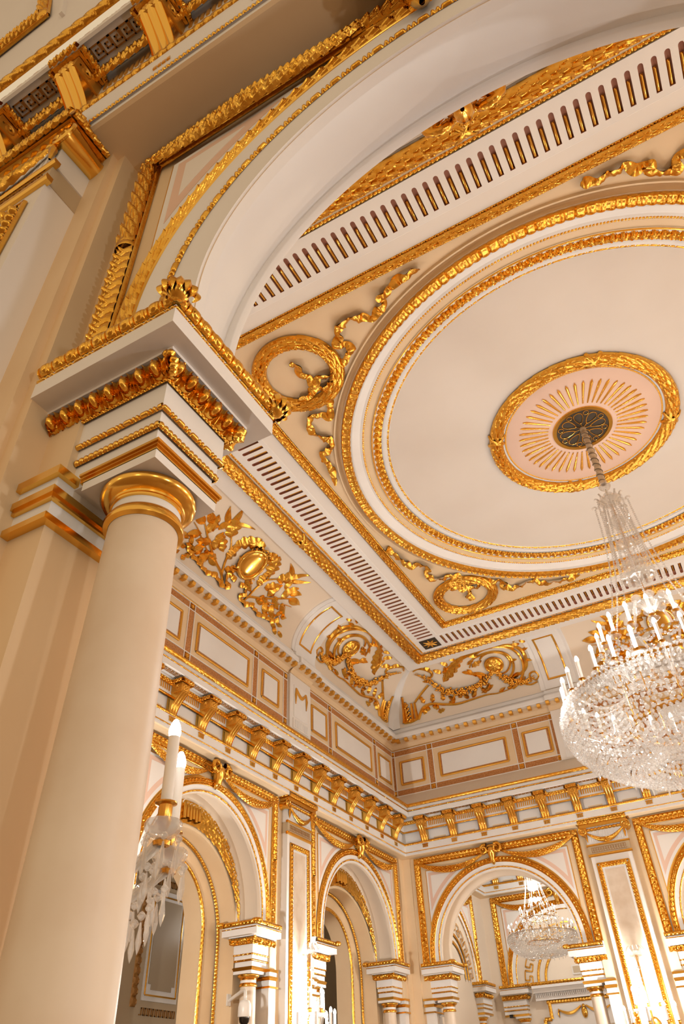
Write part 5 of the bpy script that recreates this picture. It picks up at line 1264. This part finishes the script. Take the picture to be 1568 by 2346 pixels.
def gems_obj(root, name, P, size, tmpl=GEM, stuff=False, sz=None):
    m = M(); P = np.asarray(P, float); n = len(P)
    sc = np.broadcast_to(np.asarray(size, float), (n,)) if np.ndim(size) <= 1 else size
    s3 = np.stack([sc, sc, sc * (sz or 1.0)], 1); a = rng.uniform(0, 6.28, n); R = np.zeros((n, 3, 3)); R[:, 0, 0] = R[:, 1, 1] = np.cos(a); R[:, 0, 1] = np.sin(a); R[:, 1, 0] = -np.sin(a); R[:, 2, 2] = 1
    insts(m, tmpl, P, s3, R); o = m.obj(name, crystal, root, smooth=False)
    if stuff: o['kind'] = 'stuff'
    return o
def chandelier(c, zt, zc, k, n1, n2, label, small=False):
    """c = (x, y); zc = height of the lower candle cups; k = scale; zt = top of the hanging rod"""
    x0, y0 = c; root = thing('crystal_chandelier', label, 'chandelier')
    Z = lambda z: zc + (z - 2.60) * k
    seg = 10 if small else 20
    m = M()
    zz = np.linspace(zt, Z(4.99), 60); ph = zz * 34
    lathe(m, [((.030 + .006 * abs(math.sin(p)) + .003 * math.sin(2.7 * p)) * k, z) for p, z in zip(ph, zz)], c, 12); m.obj('wrapped_chain', cloth, root)
    m = M(); a = np.linspace(0, 1, 120); tube(m, np.c_[x0 + .037 * k * np.cos(a * 62), y0 + .037 * k * np.sin(a * 62), zt - .05 - a * (zt - Z(5.02) - .05)], .0045 * k, 5); m.obj('cord', cord, root)
    m = M(); lathe(m, [(r * k, Z(z)) for r, z in ((.012, 4.985), (.05, 4.98), (.065, 4.955), (.05, 4.93), (.02, 4.915), (.018, 4.86), (.05, 4.84), (.04, 4.80), (.10, 4.775), (.115, 4.745), (.06, 4.70), (.02, 4.66))], c, seg); m.obj('crown_bowl', glass, root)
    m = M()
    for j in range(8):
        a = j * PI / 4; t = np.linspace(0, 1, 14); r = .05 + .11 * t + .03 * np.sin(t * PI * 1.8); z = 4.76 + .10 * np.sin(t * PI * .95) - .07 * t
        tube(m, np.c_[x0 + k * r * math.cos(a), y0 + k * r * math.sin(a), Z(0) + k * z], .009 * k, 6)
        q = np.linspace(0, 4.2, 12); rr = .03 * (1 - q / 6); tube(m, np.c_[x0 + k * (.165 + rr * np.cos(q)) * math.cos(a), y0 + k * (.165 + rr * np.cos(q)) * math.sin(a), Z(4.72) + k * rr * np.sin(q)], .008 * k, 6)
    m.obj('crown_scrolls', glass, root)
    m = M(); lathe(m, [(.010 * k, Z(4.70)), (.010 * k, Z(2.9))], c, 8); m.obj('stem', brass, root)
    for zb, r, h in ((4.52, .085, .13), (4.22, .10, .12), (3.98, .115, .14)):
        m = M(); pr = [(.012, zb - h), (r * .5, zb - h * .95), (r * .9, zb - h * .6), (r, zb - h * .25), (r * .8, zb), (r * .5, zb + .02), (.012, zb + .03)]
        n = 28; th = np.arange(n) * 2 * PI / n; P = np.array([[((rr * (1 + .05 * math.cos(10 * t))) * k * math.cos(t) + x0, (rr * (1 + .05 * math.cos(10 * t))) * k * math.sin(t) + y0, Z(z)) for rr, z in pr] for t in th]); m.add(P.reshape(-1, 3), gridF(n, len(pr), cu=True)); m.obj('stem_bowl', glass, root)
    m = M(); n = 64; th = np.arange(n) * 2 * PI / n; pr = [(.02, 3.86), (.10, 3.845), (.155, 3.825), (.162, 3.80), (.15, 3.775), (.12, 3.765), (.06, 3.755), (.02, 3.72)]
    P = np.array([[((rr * (1 + .045 * math.cos(24 * t) * (rr > .08))) * k * math.cos(t) + x0, (rr * (1 + .045 * math.cos(24 * t) * (rr > .08))) * k * math.sin(t) + y0, Z(z)) for rr, z in pr] for t in th]); m.add(P.reshape(-1, 3), gridF(n, len(pr), cu=True)); m.obj('cut_glass_dish', glass, root)
    m = M()
    for j in range(8):
        a = j * PI / 4 + .2; t = np.linspace(0, 1, 16); r = .03 + .22 * t; z = 3.42 + .14 * np.sin(t * PI) - .10 * t
        tube(m, np.c_[x0 + k * r * math.cos(a), y0 + k * r * math.sin(a), Z(0) + k * z], .016 * k, 6)
        insts(m, BALL, [(x0 + k * .16 * math.cos(a), y0 + k * .16 * math.sin(a), Z(3.50))], np.array([.05, .05, .04]) * k)
    m.obj('upper_arms', glass, root)
    # brass hoops
    for r, z, w in ((.50, 2.985, .014), (.47, 2.36, .02), (.985, 2.555, .010)): m = M(); lathe(m, [(r * k, Z(z - w)), ((r + .012) * k, Z(z - w * .4)), ((r + .012) * k, Z(z + w * .6)), (r * k, Z(z + w)), ((r - .008) * k, Z(z)), (r * k, Z(z - w))], c, 64); m.obj('brass_hoop', brass, root)
    m = M()
    for j in range(12):
        a = j * PI / 6; t = np.linspace(0, 1, 10); tube(m, np.c_[x0 + k * (.47 + .03 * t) * math.cos(a), y0 + k * (.47 + .03 * t) * math.sin(a), Z(2.36) + k * .62 * t], .005 * k, 5)
    m.obj('brass_rods', brass, root)
    # candles
    c1 = [(x0 + k * .95 * math.cos(2 * PI * j / n1), y0 + k * .95 * math.sin(2 * PI * j / n1), Z(2.62)) for j in range(n1)]
    c2 = [(x0 + k * .53 * math.cos(2 * PI * (j + .5) / n2), y0 + k * .53 * math.sin(2 * PI * (j + .5) / n2), Z(3.08)) for j in range(n2)]
    candle_parts(root, c1 + c2, 1.05 * k, 8 if small else 12, H=.165 * k)
    # glass arms and drip pans
    for cs_, r0, zz0 in ((c1, .50, 2.56), (c2, .22, 2.98)):
        nn = len(cs_); p0 = np.array(cs_[0]); d = p0[:2] - np.array([x0, y0]); L = np.linalg.norm(d); d /= L; t = np.linspace(0, 1, 12)
        r = r0 * k + (L - r0 * k) * t; dz = Z(zz0) + (p0[2] - .05 * k - Z(zz0)) * t - .10 * k * np.sin(t * PI)
        m = M(); tube(m, np.c_[r * d[0], r * d[1], dz], .011 * k, 5); arm = m.obj('glass_arm', glass, root)
        mp = M(); lathe(mp, [(.008 * k, -.05 * k), (.03 * k, -.048 * k), (.05 * k, -.032 * k), (.053 * k, -.025 * k)], (0, 0), 10); pan = mp.obj('drip_pan', glass, arm)
        for j in range(nn):
            o = arm if j == 0 else arm.copy(); q = pan if j == 0 else pan.copy()
            if j: COL.objects.link(o); COL.objects.link(q); q.parent = o
            o.location = (x0, y0, 0); o.rotation_euler = (0, 0, 2 * PI * j / nn); q.location = (d[0] * L, d[1] * L, p0[2])
    # strings of beads
    P = []
    def string(a, r0, z0, r1, z1, sag, n):
        t = np.linspace(0, 1, n); r = r0 + (r1 - r0) * t - sag * np.sin(PI * t); z = z0 + (z1 - z0) * t
        for q, w in zip(r, z): P.append((x0 + k * q * math.cos(a), y0 + k * q * math.sin(a), Z(w)))
    for j in range(8): string(j * PI / 4, .165, 4.70, .50, 3.02, .09, 70)
    for j in range(14): string(j * 2 * PI / 14 + .1, .085, 4.68, .15, 3.84, -.015, 34)
    for j in range(18): string(j * 2 * PI / 18, .50, 2.97, .48, 2.38, .03, 18)
    gems_obj(root, 'bead_strings', P, .0115 * k, GEML, True)
    P = []; S = []
    for j in range(n1):      # swags between the outer candles and up to the inner hoop
        for sgn in (0, 1):
            a0 = 2 * PI * j / n1; a1 = 2 * PI * (j + 1) / n1; t = np.linspace(0, 1, 10)
            if sgn == 0: r = .985 + 0 * t; z = 2.56 - .09 * np.sin(PI * t); a = a0 + (a1 - a0) * t
            else: r = .95 - .43 * t; z = 2.58 + .40 * t - .14 * np.sin(PI * t); a = a0 + 0 * t
            P += list(np.c_[x0 + k * r * np.cos(a), y0 + k * r * np.sin(a), Z(0) + k * z])
        for q in range(5): a = a0 + .02 * q; P.append((x0 + k * (.95 + .055 * math.cos(q * 1.3)) * math.cos(a0 + .055 * math.sin(q * 1.3)), y0 + k * (.95 + .055 * math.cos(q * 1.3)) * math.sin(a0 + .055 * math.sin(q * 1.3)), Z(2.53)))
    for j in range(n2):
        a0 = 2 * PI * (j + .5) / n2
        for q in range(7): P.append((x0 + k * (.53 + .06 * math.cos(q * .9)) * math.cos(a0 + .1 * math.sin(q * .9)), y0 + k * (.53 + .06 * math.cos(q * .9)) * math.sin(a0 + .1 * math.sin(q * .9)), Z(2.98 - .03 * (q % 2))))
        t = np.linspace(0, 1, 9); a = a0 + 2 * PI / n2 * t; P += list(np.c_[x0 + k * .52 * np.cos(a), y0 + k * .52 * np.sin(a), Z(2.97) - k * .08 * np.sin(PI * t)])
    gems_obj(root, 'bead_swags', P, .0155 * k, GEML, True)
    # the basket of drops
    prof = np.array([(1.0, 2.56), (1.03, 2.47), (1.02, 2.38), (.99, 2.30), (.94, 2.23), (.87, 2.165), (.78, 2.105), (.68, 2.055), (.58, 2.02), (.48, 2.01), (.40, 2.04), (.36, 2.12), (.38, 2.22), (.43, 2.32)])
    pp = smooth_path(np.c_[prof, 0 * prof[:, 0]], 4)[:, :2]; L = np.concatenate([[0], np.cumsum(np.hypot(*np.diff(pp, axis=0).T))]); rows = np.arange(0, L[-1], .044)
    P = []; 
    for i, l in enumerate(rows):
        r = np.interp(l, L, pp[:, 0]); z = np.interp(l, L, pp[:, 1]); n = max(8, int(2 * PI * r / .046)); th = (np.arange(n) + .5 * (i % 2)) * 2 * PI / n
        P += list(np.c_[x0 + k * r * np.cos(th), y0 + k * r * np.sin(th), Z(0) + k * (z + rng.normal(0, .004, n))])
    gems_obj(root, 'basket_crystals', P, .0185 * k, GEML, True, 1.15)
    # hanging drops: the hundred nearest as parts of their own
    m = M(); V, F = DROP; m.add(V * np.array([.019, .019, .034]) * k, F); proto = m.obj('crystal_drop', crystal, root, smooth=False)
    D = []
    for i, (r, z, n) in enumerate(((1.035, 2.42, 44), (.88, 2.13, 34), (.585, 1.975, 22))):
        D += [(x0 + k * r * math.cos(2 * PI * j / n), y0 + k * r * math.sin(2 * PI * j / n), Z(z)) for j in range(n)]
    for j, p in enumerate(D):
        o = proto if j == 0 else proto.copy()
        if j: COL.objects.link(o)
        o.location = p; o.rotation_euler = (0, 0, j * .7)
    return root
chandelier((4.875, -4.875), 5.86, 2.60, 1.0, 32, 18, 'great crystal chandelier with tiers of lit candles under the dome')
chandelier((1.56, 1.72), 4.98, 2.13, .53, 24, 14, 'smaller lit crystal chandelier in the room beyond the back arch', small=True)

def sconce(fr, s, label, z0=0.0, d=.085):
    """wall light: half a chandelier against a pilaster, in the wall's own frame"""
    root = thing('wall_sconce', label, 'sconce'); m = M(fr); Zs = lambda z: z + z0
    insts(m, BALLH, [(s, Zs(.60), d + .03)], (.09, .16, .04)); m.obj('back_plate', brass, root)
    m = M(fr)
    tube(m, [(s, Zs(1.40), d + .14), (s, Zs(.5), d + .14)], .012, 8); tube(m, [(s, Zs(.62), d), (s, Zs(.60), d + .14)], .015, 8); m.obj('stem', brass, root)
    W = Fr(fr((s, 0, d + .14)), fr.A[0], fr.A[2], fr.A[1])
    m = M(W); lathe(m, [(.01, Zs(1.44)), (.035, Zs(1.43)), (.075, Zs(1.40)), (.085, Zs(1.375)), (.03, Zs(1.36)), (.01, Zs(1.30))], (0, 0), 16); lathe(m, [(.012, Zs(.55)), (.05, Zs(.53)), (.07, Zs(.48)), (.04, Zs(.43)), (.01, Zs(.40))], (0, 0), 16)
    for j in range(7):
        a = PI * j / 6; q = np.linspace(0, 1, 10); r = .02 + .09 * q; z = 1.38 + .10 * np.sin(q * 2.6)
        tube(m, np.c_[r * np.cos(a), r * np.sin(a), Zs(0) + z], .008, 5)
    m.obj('crown', glass, root)
    pos = []; P = []
    for j, (a, r, z) in enumerate([(PI * (.04 + .92 * i / 4), .30, .68) for i in range(5)] + [(PI * (.2 + .6 * i / 2), .17, .86) for i in range(3)]):
        x, y = r * math.cos(a), r * math.sin(a) * .85; q = np.linspace(0, 1, 12)
        arms = M(W); pans = M(W); tube(arms, np.c_[x * q, y * q, Zs(.50 + (z - .05 - .50) * q - .10 * np.sin(PI * q))], .012, 6); lathe(pans, [(.008, Zs(z - .05)), (.03, Zs(z - .048)), (.048, Zs(z - .03))], (x, y), 10)
        pans.obj('drip_pan', glass, arms.obj('glass_arm', glass, root)); pos.append(W((x, y, Zs(z))))
        for i in range(6): b = i * PI / 3; P.append(W((x + .046 * math.cos(b), y + .046 * math.sin(b), Zs(z - .05))))
        for i in range(8): u = i / 7; P.append(W((x * (1 - u) + 0, y * (1 - u), Zs(z + .02 + (1.36 - z) * u - .10 * math.sin(PI * u) * 1.3))))
    candle_parts(root, pos, .95, 10, H=.15)
    gems_obj(root, 'bead_strings', P, .011, GEML, True)
    D = []
    for j in range(5):
        a = PI * (.04 + .92 * j / 4)
        for i in range(5): b = i * 2 * PI / 5; D.append(W((.30 * math.cos(a) + .048 * math.cos(b), .30 * math.sin(a) * .85 + .048 * math.sin(b), Zs(.575))))
    m = M(); V, F = DROP; m.add(V * np.array([.015, .015, .036]), F); proto = m.obj('crystal_drop', crystal, root, smooth=False)
    for j, p in enumerate(D):
        o = proto if j == 0 else proto.copy()
        if j: COL.objects.link(o)
        o.location = p
sconce(FL, 3.21, 'bright crystal wall sconce on the left wall pilaster between the two arches', .03)
sconce(FB, 3.21, 'bright crystal wall sconce on the back wall pilaster beside the great chandelier', .05)

# the sconce behind the foreground column: two candles show
root = thing('wall_sconce', 'crystal wall sconce with two lit candles behind the foreground column', 'sconce')
ctr = np.array([3.28, -9.78, .42]); cps = [np.array([3.60, -9.60, .655]), np.array([3.502, -9.45, .632])]
m = M(); insts(m, BALLH, [(3.28, -9.99, .40)], (.09, .03, .16)); tube(m, [(3.28, -10.0, .40), ctr], .02, 8); m.obj('back_plate', brass, root)
t = np.linspace(0, 1, 24)
for cpt in cps:
    m = M(); e = cpt - np.array([0, 0, .085]); P = ctr[None] * (1 - t)[:, None] + e[None] * t[:, None]; P[:, 2] -= .07 * np.sin(PI * t)
    T = np.gradient(P, axis=0); T /= np.linalg.norm(T, axis=1)[:, None]
    for j in range(5):
        a = t * 14 + j * 2 * PI / 5; B1 = np.cross(T, [0, 0, 1.]); B1 /= np.linalg.norm(B1, axis=1)[:, None]; B2 = np.cross(B1, T)
        tube(m, P + .0095 * (np.cos(a)[:, None] * B1 + np.sin(a)[:, None] * B2), .0065, 5)
    m.obj('twisted_arm', clear, root)
candle_parts(root, [Vector(p) for p in cps], 1.05, 24, H=.205 * .95)
for cpt in cps:
    m = M(); n = 40; th = np.arange(n) * 2 * PI / n; pr = [(.010, -.082), (.022, -.080), (.038, -.072), (.047, -.055), (.047, -.042), (.043, -.036), (.040, -.046), (.026, -.066), (.010, -.070)]
    P = np.array([[(cpt[0] + r * (1 + .07 * abs(math.cos(5 * x))) * math.cos(x), cpt[1] + r * (1 + .07 * abs(math.cos(5 * x))) * math.sin(x), cpt[2] + z) for r, z in pr] for x in th]); m.add(P.reshape(-1, 3), gridF(n, len(pr), cu=True)); o = m.obj('drip_pan', clear, root)
    m = M(); lathe(m, [(.012, cpt[2] - .10), (.022, cpt[2] - .098), (.024, cpt[2] - .088), (.012, cpt[2] - .08)], (cpt[0], cpt[1]), 20); m.obj('brass_collar', brass, o)
D = []; Bd = []
def hang(p, ln=1.0): Bd.append(p); D.append((p[0], p[1], p[2] - .048 * ln))
for cpt in cps:
    for j in range(6):
        b = j * PI / 3 + .3; hang((cpt[0] + .047 * math.cos(b), cpt[1] + .047 * math.sin(b), cpt[2] - .085))
    for u in (.25, .42, .6, .78, .9):
        e = cpt - np.array([0, 0, .1]); q = ctr * (1 - u) + e * u; hang((q[0], q[1], q[2] - .07 * math.sin(PI * u) - .035))
        hang((q[0] + .03, q[1] - .02, q[2] - .07 * math.sin(PI * u) - .02))
for q in ((3.565, -9.6, .40), (3.587, -9.6, .415), (3.610, -9.6, .435), (3.629, -9.6, .452), (3.545, -9.6, .385)): hang(q)
m = M(); V, F = DROP; m.add(V * np.array([.016, .016, .036]), F); proto = m.obj('crystal_drop', clear, root, smooth=False)
for j, p in enumerate(D):
    o = proto if j == 0 else proto.copy()
    if j: COL.objects.link(o)
    o.location = p; o.rotation_euler = (0, 0, j * .8)
m = M(); m.add(GEM[0] * .0115, GEM[1]); proto = m.obj('octagon_bead', clear, root, smooth=False)
for j, p in enumerate(Bd):
    o = proto if j == 0 else proto.copy()
    if j: COL.objects.link(o)
    o.location = p; o.rotation_euler = (0, 0, j * .5)

# ================================================================== SECURITY CAMERAS
t = thing('security_camera', 'white dome security camera on a curved bracket by the middle left arch column', 'camera')
m = M(); box(m, (-.285, -4.02, .92), (-.27, -3.96, 1.02)); tube(m, smooth_path([(-.27, -3.99, .965), (-.16, -4.02, 1.0), (-.06, -4.07, 1.02), (.02, -4.13, 1.01), (.05, -4.165, .96), (.05, -4.165, .925)], 6), .016, 10); m.obj('bracket', plastic, t)
m = M(); lathe(m, [(.015, .935), (.045, .925), (.058, .90), (.064, .87), (.064, .80), (.06, .792), (.05, .79)], (.05, -4.165), 28); m.obj('housing', plastic, t)
m = M(); lathe(m, [(.052, .795), (.052, .775), (.046, .75), (.03, .73), (0, .722)], (.05, -4.165), 24); m.obj('dome', black, t)
t = thing('security_camera', 'white curved security camera bracket by the corner column of the back wall', 'camera')
m = M(); tube(m, smooth_path([(.285, .22, .98), (.30, .2, 1.03), (.36, .18, 1.05), (.42, .16, 1.02), (.44, .15, .96)], 6), .014, 8); lathe(m, [(.015, .96), (.05, .94), (.06, .90), (.06, .82), (0, .80)], (.44, .15), 20); m.obj('bracket', plastic, t)

# ================================================================== model units -> metres
for me in {o.data.name: o.data for o in scene.objects if o.type == 'MESH'}.values():
    me.transform(Matrix.Scale(SC, 4))
for o in scene.objects:
    if o.type in ('MESH', 'EMPTY'): o.location = o.location * SC
